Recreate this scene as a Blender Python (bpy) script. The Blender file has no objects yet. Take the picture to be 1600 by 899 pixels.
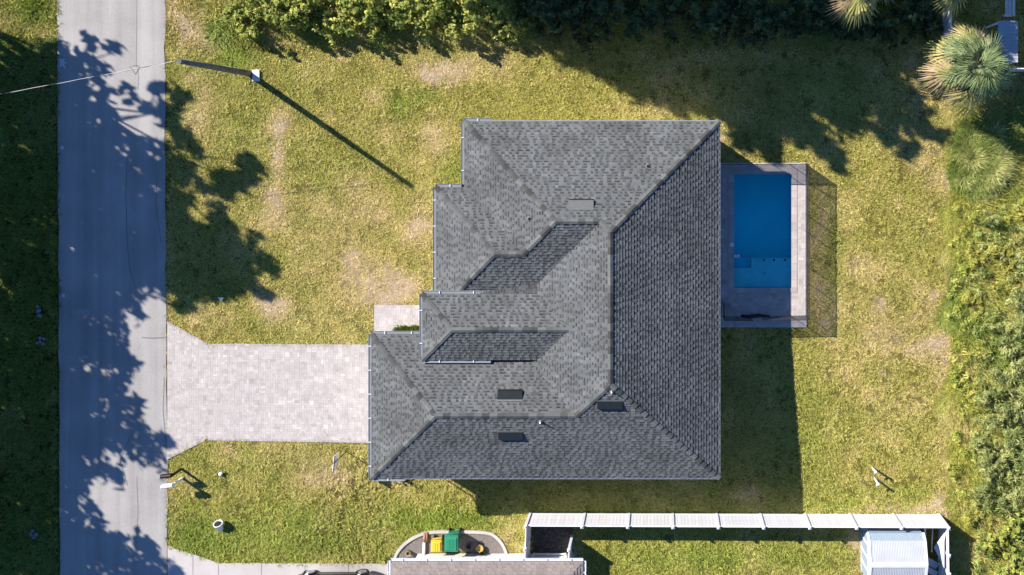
import bpy, bmesh, math, random
import numpy as np
from mathutils import Vector, Matrix

# ------------------------------------------------------------------ camera, world, sun, exposure
SC = bpy.context.scene
COL = SC.collection
CAM_H = 52.0                      # drone height in metres
PPM = 30.0                        # photo pixels per metre at ground level
NX, NY = 1035.0, 230.0            # photo pixel straight below the drone
XC, YC = (NX - 800) / PPM, (450 - NY) / PPM

cam = bpy.data.cameras.new('camera')
cam.sensor_width = 36.0
cam.lens = PPM * CAM_H / 1600.0 * 36.0
cam.shift_x = -(NX - 800) / 1600.0
cam.shift_y = -(450 - NY) / 1600.0
cam.clip_start = 0.5
cam.clip_end = 2000
cam_o = bpy.data.objects.new('camera', cam)
COL.objects.link(cam_o)
cam_o.location = (XC, YC, CAM_H)
SC.camera = cam_o

SUN_EL = math.radians(36.0)
SH = Vector((0.822, -0.569))      # ground direction in which shadows fall
SH.normalize()
sun = bpy.data.lights.new('sun', 'SUN')
sun.energy = 5.0
sun.angle = math.radians(0.5)
sun.color = (1.0, 0.90, 0.765)
sun_o = bpy.data.objects.new('sun', sun)
COL.objects.link(sun_o)
LDIR = Vector((SH.x * math.cos(SUN_EL), SH.y * math.cos(SUN_EL), -math.sin(SUN_EL)))
sun_o.rotation_euler = LDIR.to_track_quat('-Z', 'Y').to_euler()
sun_o.location = (-30, 25, 60)

world = bpy.data.worlds.new('World')
SC.world = world
world.use_nodes = True
wn = world.node_tree
sky = wn.nodes.new('ShaderNodeTexSky')
sky.sky_type = 'NISHITA'
sky.sun_disc = False
sky.sun_elevation = SUN_EL
sky.sun_rotation = math.atan2(-SH.x, -SH.y)
sky.altitude = 0
sky.air_density = 1.0
sky.dust_density = 0.0
sky.ozone_density = 10.0
wn.nodes['Background'].inputs['Strength'].default_value = 0.074
wn.links.new(sky.outputs[0], wn.nodes['Background'].inputs['Color'])

SC.view_settings.view_transform = 'Standard'
SC.view_settings.look = 'None'
SC.view_settings.exposure = 1.0
SC.view_settings.gamma = 1.0
SC.render.engine = 'CYCLES'
SC.cycles.max_bounces = 6
SC.cycles.transparent_max_bounces = 12

rng = np.random.default_rng(7)
rnd = random.Random(11)

# ------------------------------------------------------------------ terrain height and pixel helper
def sstep(a, b, x):
    t = np.clip((x - a) / (b - a), 0, 1)
    return t * t * (3 - 2 * t)

def gz(X, Y):
    """ground height: house pads at 0, a swale falling to the low side lot"""
    X = np.asarray(X, float); Y = np.asarray(Y, float)
    a = sstep(-10.6, -6.3, X)
    s = -8.0 + 5.6 * sstep(8.0, 11.0, X)
    t = np.clip((s - Y) / (s + 11.4), 0, 1)
    t = 0.5 * t + 0.5 * t * t * (3 - 2 * t)
    return -0.6 * a * t

def W(px, py, z=0.0):
    """the world point that stands at height z under photo pixel px, py"""
    k = (CAM_H - z) / CAM_H
    return Vector((XC + (px - NX) / PPM * k, YC - (py - NY) / PPM * k, z))

def G(px, py, dz=0.0):
    """ground point at a photo pixel"""
    p = W(px, py, 0)
    for _ in range(3):
        z = float(gz(p.x, p.y))
        p = W(px, py, z)
    p.z = z + dz
    return p

# ------------------------------------------------------------------ noise
class Noise:
    def __init__(self, seed):
        self.t = np.random.default_rng(seed).random((256, 256))
    def __call__(self, x, y):
        x = np.asarray(x, float); y = np.asarray(y, float)
        xi = np.floor(x).astype(int); yi = np.floor(y).astype(int)
        fx = x - xi; fy = y - yi
        fx = fx * fx * (3 - 2 * fx); fy = fy * fy * (3 - 2 * fy)
        t = self.t
        a = t[xi % 256, yi % 256]; b = t[(xi + 1) % 256, yi % 256]
        c = t[xi % 256, (yi + 1) % 256]; d = t[(xi + 1) % 256, (yi + 1) % 256]
        return (a * (1 - fx) + b * fx) * (1 - fy) + (c * (1 - fx) + d * fx) * fy
def fbm(n, x, y, o=4):
    s = 0; w = 0; a = 1.0; f = 1.0
    for i in range(o):
        s = s + a * n(x * f + 17.3 * i, y * f + 5.1 * i); w += a; a *= 0.55; f *= 2.03
    return s / w
N1, N2, N3 = Noise(1), Noise(2), Noise(3)

def in_poly(px, py, poly):
    px = np.asarray(px, float); py = np.asarray(py, float)
    r = np.zeros(px.shape, bool)
    n = len(poly)
    for i in range(n):
        x1, y1 = poly[i]; x2, y2 = poly[(i + 1) % n]
        if y1 == y2: continue
        c = ((y1 > py) != (y2 > py)) & (px < (x2 - x1) * (py - y1) / (y2 - y1) + x1)
        r ^= c
    return r

# ------------------------------------------------------------------ materials
def new_mat(name):
    m = bpy.data.materials.new(name); m.use_nodes = True
    nt = m.node_tree
    return m, nt, nt.nodes['Principled BSDF']

def mat(name, color, rough=0.7, var=0.15, scale=6.0, bump=0.0, bscale=60.0, metal=0.0, tone=None, spec=0.3, obj_random=0.0, col2=None):
    """principled with noise-varied colour; tone: face attribute that scales the colour"""
    m, nt, b = new_mat(name)
    L = nt.links
    tc = nt.nodes.new('ShaderNodeTexCoord')
    nz = nt.nodes.new('ShaderNodeTexNoise'); nz.inputs['Scale'].default_value = scale; nz.inputs['Detail'].default_value = 5
    L.new(tc.outputs['Object'], nz.inputs['Vector'])
    mx = nt.nodes.new('ShaderNodeMix'); mx.data_type = 'RGBA'
    # neutral surfaces lean a little cool, as the photo's white balance does
    cool = (1.0, 1.05, 1.15)
    c = Vector([min(.95, v * k) for v, k in zip(color, cool)])
    c2 = Vector([min(.85, v * k) for v, k in zip(col2, cool)]) if col2 else c
    mx.inputs[6].default_value = (*(c * (1 - var)), 1)
    mx.inputs[7].default_value = (*(c2 * (1 + var)), 1)
    rp = nt.nodes.new('ShaderNodeMapRange'); rp.inputs[1].default_value = 0.3; rp.inputs[2].default_value = 0.7
    L.new(nz.outputs['Fac'], rp.inputs[0]); L.new(rp.outputs[0], mx.inputs[0])
    out = mx.outputs[2]
    if tone or obj_random:
        mul = nt.nodes.new('ShaderNodeVectorMath'); mul.operation = 'SCALE'
        L.new(out, mul.inputs[0])
        if tone:
            at = nt.nodes.new('ShaderNodeAttribute'); at.attribute_name = tone
            L.new(at.outputs['Fac'], mul.inputs['Scale'])
        else:
            oi = nt.nodes.new('ShaderNodeObjectInfo')
            r2 = nt.nodes.new('ShaderNodeMapRange'); r2.inputs[3].default_value = 1 - obj_random; r2.inputs[4].default_value = 1 + obj_random
            L.new(oi.outputs['Random'], r2.inputs[0]); L.new(r2.outputs[0], mul.inputs['Scale'])
        out = mul.outputs[0]
    L.new(out, b.inputs['Base Color'])
    b.inputs['Roughness'].default_value = rough
    b.inputs['Metallic'].default_value = metal
    b.inputs['Specular IOR Level'].default_value = spec
    if bump:
        n2 = nt.nodes.new('ShaderNodeTexNoise'); n2.inputs['Scale'].default_value = bscale; n2.inputs['Detail'].default_value = 4
        L.new(tc.outputs['Object'], n2.inputs['Vector'])
        bp = nt.nodes.new('ShaderNodeBump'); bp.inputs['Strength'].default_value = bump; bp.inputs['Distance'].default_value = 0.05
        L.new(n2.outputs['Fac'], bp.inputs['Height']); L.new(bp.outputs[0], b.inputs['Normal'])
    return m

def leaf_mat(name, attr='col', trans=0.25, rough=0.6):
    """foliage: colour from an attribute, part diffuse, part translucent"""
    m = bpy.data.materials.new(name); m.use_nodes = True
    nt = m.node_tree; L = nt.links
    b = nt.nodes['Principled BSDF']
    at = nt.nodes.new('ShaderNodeAttribute'); at.attribute_name = attr
    L.new(at.outputs['Color'], b.inputs['Base Color'])
    b.inputs['Roughness'].default_value = rough
    b.inputs['Specular IOR Level'].default_value = 0.25
    tr = nt.nodes.new('ShaderNodeBsdfTranslucent')
    L.new(at.outputs['Color'], tr.inputs['Color'])
    mx = nt.nodes.new('ShaderNodeMixShader'); mx.inputs[0].default_value = trans
    L.new(b.outputs[0], mx.inputs[1]); L.new(tr.outputs[0], mx.inputs[2])
    L.new(mx.outputs[0], nt.nodes['Material Output'].inputs['Surface'])
    return m

M = {}
M['leaf'] = leaf_mat('leaf')
M['grass'] = leaf_mat('grass_blade', trans=0.08)
M['bark'] = mat('bark', (0.14, 0.11, 0.08), 0.9, 0.35, 4, 0.5, 25)
M['asphalt_shingle'] = mat('asphalt_shingle', (0.101, 0.105, 0.105), 0.9, 0.17, 0.7, 0.3, 160, tone='tone', spec=0.2)
M['cap'] = mat('shingle_cap', (0.098, 0.100, 0.095), 0.9, 0.1, 3, 0.3, 160, obj_random=0.5, spec=0.2)
M['roof_deck'] = mat('roof_felt', (0.05, 0.05, 0.055), 0.9)
M['white_metal'] = mat('white_painted_metal', (0.62, 0.63, 0.65), 0.45, 0.06, 3)
M['gutter'] = mat('gutter_enamel', (0.20, 0.215, 0.235), 0.4, 0.06, 3)
M['stucco'] = mat('stucco', (0.62, 0.60, 0.56), 0.9, 0.05, 8, 0.3, 90)
M['glass'] = mat('window_glass', (0.02, 0.03, 0.04), 0.06, 0.1, 1, spec=0.6)
M['door'] = mat('garage_door_paint', (0.7, 0.7, 0.68), 0.5, 0.04)
M['vent_dark'] = mat('dark_vent_metal', (0.012, 0.016, 0.02), 0.6, 0.15, 5, spec=0.2)
M['vent_grey'] = mat('grey_vent_metal', (0.115, 0.118, 0.115), 0.6, 0.1, 5)
M['black'] = mat('black_plastic', (0.012, 0.012, 0.013), 0.5, 0.2)
M['pipe_white'] = mat('white_pvc', (0.72, 0.72, 0.72), 0.4, 0.04)
M['vinyl'] = mat('white_vinyl', (0.66, 0.65, 0.66), 0.45, 0.08, 1.5, obj_random=.05)
M['paver'] = mat('pale_paver', (0.425, 0.382, 0.358), 0.85, 0.10, 2.0, 0.35, 60, tone='tone', spec=0.2)
M['sand_joint'] = mat('sand_joint', (0.41, 0.368, 0.345), 0.95, 0.15, 10)
M['concrete'] = mat('pale_concrete', (0.44, 0.405, 0.38), 0.85, 0.08, 1.2, 0.2, 60)
M['gravel'] = mat('grey_gravel', (0.19, 0.165, 0.15), 0.95, 0.35, 22, 0.8, 45)
M['coping'] = mat('pool_coping', (0.40, 0.36, 0.34), 0.8, 0.1, 3, 0.2, 60, tone='tone')
M['plaster'] = mat('blue_pool_plaster', (0.80, 0.98, 0.98), 0.6, 0.10, 1.5)
M['plaster_deep'] = mat('deep_blue_pool_plaster', (0.045, 0.84, 0.86), 0.6, 0.10, 0.5)
M['plaster_mid'] = mat('mid_blue_pool_plaster', (0.16, 0.80, 0.86), 0.6, 0.1, 1.0)
M['tile'] = mat('waterline_tile', (0.03, 0.10, 0.20), 0.2, 0.25, 14)
M['wood_pole'] = mat('weathered_pole', (0.17, 0.15, 0.125), 0.9, 0.3, 5, 0.4, 30)
M['brown'] = mat('brown_pipe', (0.30, 0.16, 0.10), 0.7, 0.15)
M['green_plastic'] = mat('green_plastic', (0.025, 0.20, 0.115), 0.45, 0.12, 3)
M['yellow_plastic'] = mat('yellow_plastic', (0.62, 0.40, 0.04), 0.5, 0.08, 3)
M['pot_dark'] = mat('dark_pot', (0.05, 0.04, 0.035), 0.7, 0.2)
M['pot_gold'] = mat('tan_pot', (0.42, 0.30, 0.10), 0.6, 0.15)
M['soil'] = mat('soil', (0.05, 0.035, 0.025), 0.95, 0.3, 20, 0.5, 40)
M['litter'] = mat('dull_litter', (0.16, 0.17, 0.19), 0.7, 0.3)
M['yard_shade'] = mat('shade_dark_ground', (0.045, 0.045, 0.043), 0.95, 0.6, 9, 0.9, 30)  # near-black ground colour standing in for fence shade
M['tan_soil'] = mat('tan_soil', (0.34, 0.25, 0.18), 0.95, 0.2, 5, 0.5, 30)
M['roof_brown'] = mat('brown_shingle', (0.235, 0.20, 0.18), 0.9, 0.10, 2.0, 0.3, 120, tone='tone', spec=0.2)
M['blue_siding'] = mat('pale_blue_siding', (0.27, 0.33, 0.375), 0.6, 0.06)
M['shed_roof'] = mat('shed_metal', (0.40, 0.41, 0.43), 0.45, 0.06, 2)
M['car_paint'] = mat('dark_car_paint', (0.010, 0.009, 0.014), 0.15, 0.1, spec=0.6)
M['tyre'] = mat('tyre_rubber', (0.02, 0.02, 0.02), 0.85, 0.2)
M['rim'] = mat('alloy_rim', (0.45, 0.45, 0.46), 0.3, 0.05, metal=0.7)
M['lamp_clear'] = mat('lamp_lens', (0.6, 0.62, 0.68), 0.1, 0.05, spec=0.6)
M['lamp_red'] = mat('red_lens', (0.35, 0.02, 0.02), 0.2, 0.05)
M['crack'] = mat('crack_sealer', (0.17, 0.165, 0.16), 0.8, 0.2)
M['paint_white'] = mat('road_paint', (0.55, 0.55, 0.55), 0.7, 0.2, 12)
M['patch'] = mat('road_patch', (0.30, 0.29, 0.28), 0.9, 0.12, 6)
M['wire_light'] = mat('aluminium_wire', (0.62, 0.62, 0.62), 0.4, 0.05)

def asphalt():
    m, nt, b = new_mat('old_asphalt')
    L = nt.links
    tc = nt.nodes.new('ShaderNodeTexCoord')
    mp = nt.nodes.new('ShaderNodeMapping'); mp.inputs['Scale'].default_value = (1.0, 0.035, 1.0)
    L.new(tc.outputs['Object'], mp.inputs['Vector'])
    n1 = nt.nodes.new('ShaderNodeTexNoise'); n1.inputs['Scale'].default_value = 1.6; n1.inputs['Detail'].default_value = 3
    L.new(mp.outputs[0], n1.inputs['Vector'])
    n2 = nt.nodes.new('ShaderNodeTexNoise'); n2.inputs['Scale'].default_value = 14; n2.inputs['Detail'].default_value = 6; n2.inputs['Roughness'].default_value = 0.8
    L.new(tc.outputs['Object'], n2.inputs['Vector'])
    n3 = nt.nodes.new('ShaderNodeTexNoise'); n3.inputs['Scale'].default_value = 0.35; n3.inputs['Detail'].default_value = 4
    L.new(tc.outputs['Object'], n3.inputs['Vector'])
    a = nt.nodes.new('ShaderNodeMath'); a.operation = 'ADD'
    L.new(n1.outputs['Fac'], a.inputs[0]); L.new(n2.outputs['Fac'], a.inputs[1])
    a2 = nt.nodes.new('ShaderNodeMath'); a2.operation = 'ADD'
    L.new(a.outputs[0], a2.inputs[0]); L.new(n3.outputs['Fac'], a2.inputs[1])
    r = nt.nodes.new('ShaderNodeMapRange'); r.inputs[1].default_value = 1.15; r.inputs[2].default_value = 1.85
    L.new(a2.outputs[0], r.inputs[0])
    mx = nt.nodes.new('ShaderNodeMix'); mx.data_type = 'RGBA'
    mx.inputs[6].default_value = (0.237, 0.235, 0.243, 1); mx.inputs[7].default_value = (0.385, 0.382, 0.394, 1)
    L.new(r.outputs[0], mx.inputs[0]); L.new(mx.outputs[2], b.inputs['Base Color'])
    b.inputs['Roughness'].default_value = 0.9; b.inputs['Specular IOR Level'].default_value = 0.15
    bp = nt.nodes.new('ShaderNodeBump'); bp.inputs['Strength'].default_value = 0.3; bp.inputs['Distance'].default_value = 0.02
    n4 = nt.nodes.new('ShaderNodeTexNoise'); n4.inputs['Scale'].default_value = 60
    L.new(tc.outputs['Object'], n4.inputs['Vector'])
    L.new(n4.outputs['Fac'], bp.inputs['Height']); L.new(bp.outputs[0], b.inputs['Normal'])
    return m
M['asphalt'] = asphalt()

def ground_mat():
    m, nt, b = new_mat('lawn_soil')
    L = nt.links
    at = nt.nodes.new('ShaderNodeAttribute'); at.attribute_name = 'col'
    tc = nt.nodes.new('ShaderNodeTexCoord')
    nz = nt.nodes.new('ShaderNodeTexNoise'); nz.inputs['Scale'].default_value = 7; nz.inputs['Detail'].default_value = 8; nz.inputs['Roughness'].default_value = 0.7
    L.new(tc.outputs['Object'], nz.inputs['Vector'])
    r = nt.nodes.new('ShaderNodeMapRange'); r.inputs[1].default_value = 0.3; r.inputs[2].default_value = 0.7; r.inputs[3].default_value = 0.6; r.inputs[4].default_value = 1.3
    L.new(nz.outputs['Fac'], r.inputs[0])
    mul = nt.nodes.new('ShaderNodeVectorMath'); mul.operation = 'SCALE'
    L.new(at.outputs['Color'], mul.inputs[0]); L.new(r.outputs[0], mul.inputs['Scale'])
    L.new(mul.outputs[0], b.inputs['Base Color'])
    b.inputs['Roughness'].default_value = 0.95; b.inputs['Specular IOR Level'].default_value = 0.1
    bp = nt.nodes.new('ShaderNodeBump'); bp.inputs['Strength'].default_value = 0.8; bp.inputs['Distance'].default_value = 0.08
    L.new(nz.outputs['Fac'], bp.inputs['Height']); L.new(bp.outputs[0], b.inputs['Normal'])
    return m
M['ground'] = ground_mat()

def water_mat():
    m = bpy.data.materials.new('pool_water'); m.use_nodes = True
    nt = m.node_tree; L = nt.links
    nt.nodes.remove(nt.nodes['Principled BSDF'])
    tr = nt.nodes.new('ShaderNodeBsdfTransparent'); tr.inputs['Color'].default_value = (0.36, 0.93, 1.0, 1)
    gl = nt.nodes.new('ShaderNodeBsdfGlossy'); gl.inputs['Roughness'].default_value = 0.03
    fr = nt.nodes.new('ShaderNodeFresnel'); fr.inputs['IOR'].default_value = 1.33
    nz = nt.nodes.new('ShaderNodeTexNoise'); nz.inputs['Scale'].default_value = 3.0
    bp = nt.nodes.new('ShaderNodeBump'); bp.inputs['Strength'].default_value = 0.12; bp.inputs['Distance'].default_value = 0.03
    L.new(nz.outputs['Fac'], bp.inputs['Height'])
    L.new(bp.outputs[0], gl.inputs['Normal']); L.new(bp.outputs[0], fr.inputs['Normal'])
    mx = nt.nodes.new('ShaderNodeMixShader')
    L.new(fr.outputs[0], mx.inputs[0]); L.new(tr.outputs[0], mx.inputs[1]); L.new(gl.outputs[0], mx.inputs[2])
    L.new(mx.outputs[0], nt.nodes['Material Output'].inputs['Surface'])
    return m
M['water'] = water_mat()

def screen_mat():
    m, nt, b = new_mat('black_mesh_screen')
    b.inputs['Base Color'].default_value = (0.02, 0.02, 0.022, 1)
    b.inputs['Roughness'].default_value = 0.8
    b.inputs['Alpha'].default_value = 0.62
    return m
M['screen'] = screen_mat()

# ------------------------------------------------------------------ object helpers
def link(name, data, parent=None):
    o = bpy.data.objects.new(name, data); COL.objects.link(o)
    if parent is not None:
        o.parent = parent
    return o

def tag(o, label=None, cat=None, group=None, kind=None):
    if label: o['label'] = label
    if cat: o['category'] = cat
    if group: o['group'] = group
    if kind: o['kind'] = kind
    return o

def thing(name, loc, label, cat, group=None, rz=0.0):
    o = link(name, None)
    o.location = loc; o.rotation_euler = (0, 0, rz); o.empty_display_size = 0.2
    return tag(o, label, cat, group)

class MB:
    """collects faces for ONE mesh; every face may carry a tone"""
    def __init__(s): s.v = []; s.f = []; s.t = []; s.smooth = []
    def face(s, pts, tone=1.0, smooth=False):
        i = len(s.v); s.v += [tuple(p) for p in pts]; s.f.append(tuple(range(i, i + len(pts)))); s.t.append(tone); s.smooth.append(smooth)
    def box(s, c, d, tone=1.0, mat4=None, taper=(1, 1)):
        x, y, z = d[0] / 2, d[1] / 2, d[2] / 2
        tx, ty = taper
        P = [(-x, -y, -z), (x, -y, -z), (x, y, -z), (-x, y, -z), (-x * tx, -y * ty, z), (x * tx, -y * ty, z), (x * tx, y * ty, z), (-x * tx, y * ty, z)]
        P = [Vector(p) for p in P]
        if mat4 is not None: P = [mat4 @ p for p in P]
        P = [p + Vector(c) for p in P]
        i = len(s.v); s.v += [tuple(p) for p in P]
        for q in ((3, 2, 1, 0), (4, 5, 6, 7), (0, 1, 5, 4), (1, 2, 6, 5), (2, 3, 7, 6), (3, 0, 4, 7)):
            s.f.append(tuple(i + k for k in q)); s.t.append(tone); s.smooth.append(False)
    def tube(s, pts, r, n=10, tone=1.0, caps=True):
        pts = [Vector(p) for p in pts]
        if not isinstance(r, (list, tuple)): r = [r] * len(pts)
        rings = []
        for k, p in enumerate(pts):
            a = pts[max(k - 1, 0)]; b = pts[min(k + 1, len(pts) - 1)]
            d = (b - a).normalized()
            q = d.to_track_quat('Z', 'Y')
            i = len(s.v)
            for j in range(n):
                an = 2 * math.pi * j / n
                s.v.append(tuple(p + q @ Vector((math.cos(an) * r[k], math.sin(an) * r[k], 0))))
            rings.append(i)
        for a, b in zip(rings, rings[1:]):
            for j in range(n):
                s.f.append((a + j, a + (j + 1) % n, b + (j + 1) % n, b + j)); s.t.append(tone); s.smooth.append(True)
        if caps:
            s.f.append(tuple(rings[0] + j for j in reversed(range(n)))); s.t.append(tone); s.smooth.append(False)
            s.f.append(tuple(rings[-1] + j for j in range(n))); s.t.append(tone); s.smooth.append(False)
    def prism(s, poly, z0, z1, tone=1.0):
        """poly: list of (x, y) counter-clockwise"""
        n = len(poly)
        s.face([(x, y, z1) for x, y in poly], tone); s.face([(x, y, z0) for x, y in reversed(poly)], tone)
        for i in range(n):
            a = poly[i]; b = poly[(i + 1) % n]
            s.face([(a[0], a[1], z0), (b[0], b[1], z0), (b[0], b[1], z1), (a[0], a[1], z1)], tone)
    def lathe(s, prof, c=(0, 0, 0), n=16, tone=1.0):
        c = Vector(c); rings = []
        for r, z in prof:
            i = len(s.v)
            for j in range(n):
                an = 2 * math.pi * j / n
                s.v.append((c.x + r * math.cos(an), c.y + r * math.sin(an), c.z + z))
            rings.append(i)
        for a, b in zip(rings, rings[1:]):
            for j in range(n):
                s.f.append((a + j, a + (j + 1) % n, b + (j + 1) % n, b + j)); s.t.append(tone); s.smooth.append(True)
    def mesh(s, name, material, keep_tone=True):
        me = bpy.data.meshes.new(name)
        me.from_pydata(s.v, [], s.f)
        if keep_tone:
            at = me.attributes.new('tone', 'FLOAT', 'FACE'); at.data.foreach_set('value', np.array(s.t, np.float32))
        me.polygons.foreach_set('use_smooth', np.array(s.smooth, bool))
        me.materials.append(material)
        me.update()
        return me
    def build(s, name, material, parent=None, bevel=0.0):
        o = link(name, s.mesh(name, material), parent)
        if parent is not None and parent.type == 'EMPTY' or (parent is not None):
            o.matrix_parent_inverse = Matrix.Identity(4)
        if bevel:
            b = o.modifiers.new('bevel', 'BEVEL'); b.width = bevel; b.segments = 2; b.limit_method = 'ANGLE'
        return o

def soup(name, V, F, C, material, parent=None):
    """fast mesh from numpy: V (n,3), F (m,k) all the same size, C (n,3) vertex colours"""
    me = bpy.data.meshes.new(name)
    k = F.shape[1]
    me.vertices.add(len(V)); me.vertices.foreach_set('co', V.astype(np.float32).ravel())
    me.loops.add(F.size); me.loops.foreach_set('vertex_index', F.astype(np.int32).ravel())
    me.polygons.add(len(F)); me.polygons.foreach_set('loop_start', np.arange(0, F.size, k, dtype=np.int32))
    if C is not None:
        C = np.clip(C * np.array([1.0, 1.05, 1.13]), 0, .8)
        at = me.attributes.new('col', 'FLOAT_COLOR', 'POINT')
        at.data.foreach_set('color', np.concatenate([C, np.ones((len(C), 1))], 1).astype(np.float32).ravel())
    me.materials.append(material)
    me.update(calc_edges=True)
    me.validate()
    return link(name, me, parent) if name else me

def copy_tree(o, parent=None):
    c = o.copy(); COL.objects.link(c)
    if parent is not None: c.parent = parent
    for ch in list(o.children):
        copy_tree(ch, c)
    return c

# ------------------------------------------------------------------ layout in photo pixels
DRIVE = [(262, 505), (325, 540), (579, 541.5), (579, 690), (322, 685.5), (262, 716)]
PORCH = [(585, 477), (664, 477), (664, 523), (585, 523)]
HOUSE_EAVE = [(725, 189), (1123, 190), (1125, 748), (580, 748), (580, 523), (660, 523), (660, 470), (681, 470), (681, 293), (725, 293)]
DECK = [(1120, 255), (1260, 255), (1260, 512), (1120, 512)]
POOL = (1146, 273, 1237, 450)
ROAD_L, ROAD_R = 91.5, 261.0
N_DRIVE = [(262, 853), (342, 880.5), (612, 881.5), (612, 1000), (262, 1000)]
BED = [(616, 876), (622, 862), (638, 846), (664, 833.5), (700, 831), (758, 832.5), (776, 840), (788, 856), (794, 876)]
N_ROOF = (608, 876, 916, 1330)
YARD_SHED = (1346, 814, 1428, 892)

# ------------------------------------------------------------------ ground: colour fields shared by soil and grass
def blob(px, py, cx, cy, rx, ry):
    return np.exp(-(((px - cx) / rx) ** 2 + ((py - cy) / ry) ** 2))
DRY = [(440, 190, 16, 26, 1.0), (436, 240, 13, 34, .9), (430, 315, 16, 40, .55), (428, 480, 26, 28, .9), (615, 447, 52, 22, 1.2), (600, 470, 26, 16, .9),
       (660, 340, 24, 60, .75), (688, 228, 34, 44, .75), (700, 112, 44, 20, .8), (668, 118, 20, 14, .8), (545, 410, 22, 22, .8), (590, 330, 60, 40, .4),
       (615, 205, 24, 24, .6), (590, 150, 14, 20, .7), (290, 42, 34, 36, 1.0), (318, 150, 30, 50, .7), (335, 70, 30, 14, .6), (390, 100, 14, 12, .8), (345, 490, 40, 22, .6),
       (330, 215, 30, 30, .3), (1050, 130, 40, 30, .4), (940, 170, 90, 20, .3), (1128, 215, 10, 18, 1.0), (1282, 335, 14, 56, .75), (1280, 450, 16, 42, .6),
       (1280, 505, 22, 14, .6), (1400, 520, 60, 60, .35), (1455, 536, 20, 10, 1.1), (1372, 476, 9, 7, 1.0), (1372, 578, 9, 8, 1.0), (1462, 466, 22, 7, .9), (1470, 640, 14, 140, .5),
       (1486, 400, 8, 330, .7), (1372, 745, 26, 14, .7), (1410, 800, 90, 7, 1.0), (1470, 790, 20, 14, .8), (1338, 862, 11, 40, 1.3), (640, 838, 30, 10, .6), (610, 862, 12, 24, .7),
       (790, 842, 16, 20, .9), (812, 858, 14, 10, .8), (884, 800, 24, 6, 1.0), (1160, 772, 30, 10, .6), (690, 735, 40, 14, .4), (640, 760, 60, 14, .3), (905, 860, 8, 22, .9),
       (500, 745, 70, 28, .5), (355, 700, 26, 14, .5), (300, 760, 16, 20, .7), (347, 818, 14, 14, .5), (265, 470, 6, 200, .5), (266, 800, 5, 60, .8), (790, 100, 40, 16, .3), (520, 100, 40, 30, .25),
       (1440, 110, 30, 30, .2), (910, 620, 1, 1, 0)]
LUSH = [(626, 164, 18, 22, .9), (660, 150, 16, 12, .7), (372, 90, 22, 15, 2.0), (380, 98, 12, 8, 1.0), (455, 110, 14, 30, .3), (470, 130, 20, 20, .3), (700, 265, 18, 20, .6), (45, 20, 46, 40, 1.2),
        (345, 35, 26, 50, .6), (450, 840, 220, 50, .8), (700, 810, 120, 22, .6), (300, 840, 50, 40, .6), (1120, 870, 220, 30, .85), (420, 730, 120, 24, .35), (1380, 764, 80, 10, .6), (1320, 790, 120, 10, .6), (340, 455, 20, 14, .4), (700, 812, 80, 14, .5),
        (1500, 200, 40, 60, .6), (1302, 390, 14, 90, .55), (980, 800, 160, 8, .4), (530, 260, 60, 50, .25), (480, 500, 60, 30, .3), (1260, 650, 30, 90, .25), (640, 135, 1, 1, 0)]
def fields(X, Y):
    k = CAM_H / (CAM_H - gz(X, Y))
    px = NX + (X - XC) * PPM * k; py = NY - (Y - YC) * PPM * k
    big = fbm(N1, X * 0.22, Y * 0.22, 3); mid = fbm(N2, X * 0.9, Y * 0.9, 4); fine = fbm(N3, X * 3.1, Y * 3.1, 3)
    dry = np.clip((big - 0.42) * 1.3 + (mid - 0.5) * 1.5, -0.25, 0.5)
    for cx, cy, rx, ry, a in DRY:
        dry = dry + a * blob(px + (mid - .5) * 26, py + (fine - .5) * 30, cx, cy, rx, ry)
    lush = np.clip((fbm(N3, X * 0.3 + 40, Y * 0.3, 3) - 0.52) * 1.2, 0, 0.3)
    for cx, cy, rx, ry, a in LUSH:
        lush = lush + a * blob(px + (mid - .5) * 26, py + (fine - .5) * 30, cx, cy, rx, ry)
    # back yard is drier and yellower, the side lot to the south is greener
    dry = dry + 0.22 * sstep(1240, 1330, px) * (py < 800) + 0.12 * sstep(760, 640, py) * (px < 720)
    bare = np.clip((dry - 0.85) * 1.3 + (fine - 0.5) * 1.5, 0, 1)
    return px, py, np.clip(dry, 0, 1.3), np.clip(lush, 0, 1.2), bare, mid, fine

def lerp(a, b, t): return a + (np.asarray(b) - a) * t[:, None]
def lawn_colour(dry, lush, mid):
    c = np.tile(np.array([[0.400, 0.372, 0.100]]), (len(dry), 1))
    c = lerp(c, [0.530, 0.430, 0.185], np.clip(dry * 1.25, 0, 1))
    c = lerp(c, [0.56, 0.43, 0.27], np.clip((dry - 0.6) * 1.6, 0, 1))
    c = lerp(c, [0.285, 0.360, 0.065], np.clip(lush * (1 - 0.7 * np.clip(dry, 0, 1)), 0, 1))
    return c * np.array([0.90, 0.87, 0.70]) * (0.8 + 0.4 * mid)[:, None]

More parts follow.
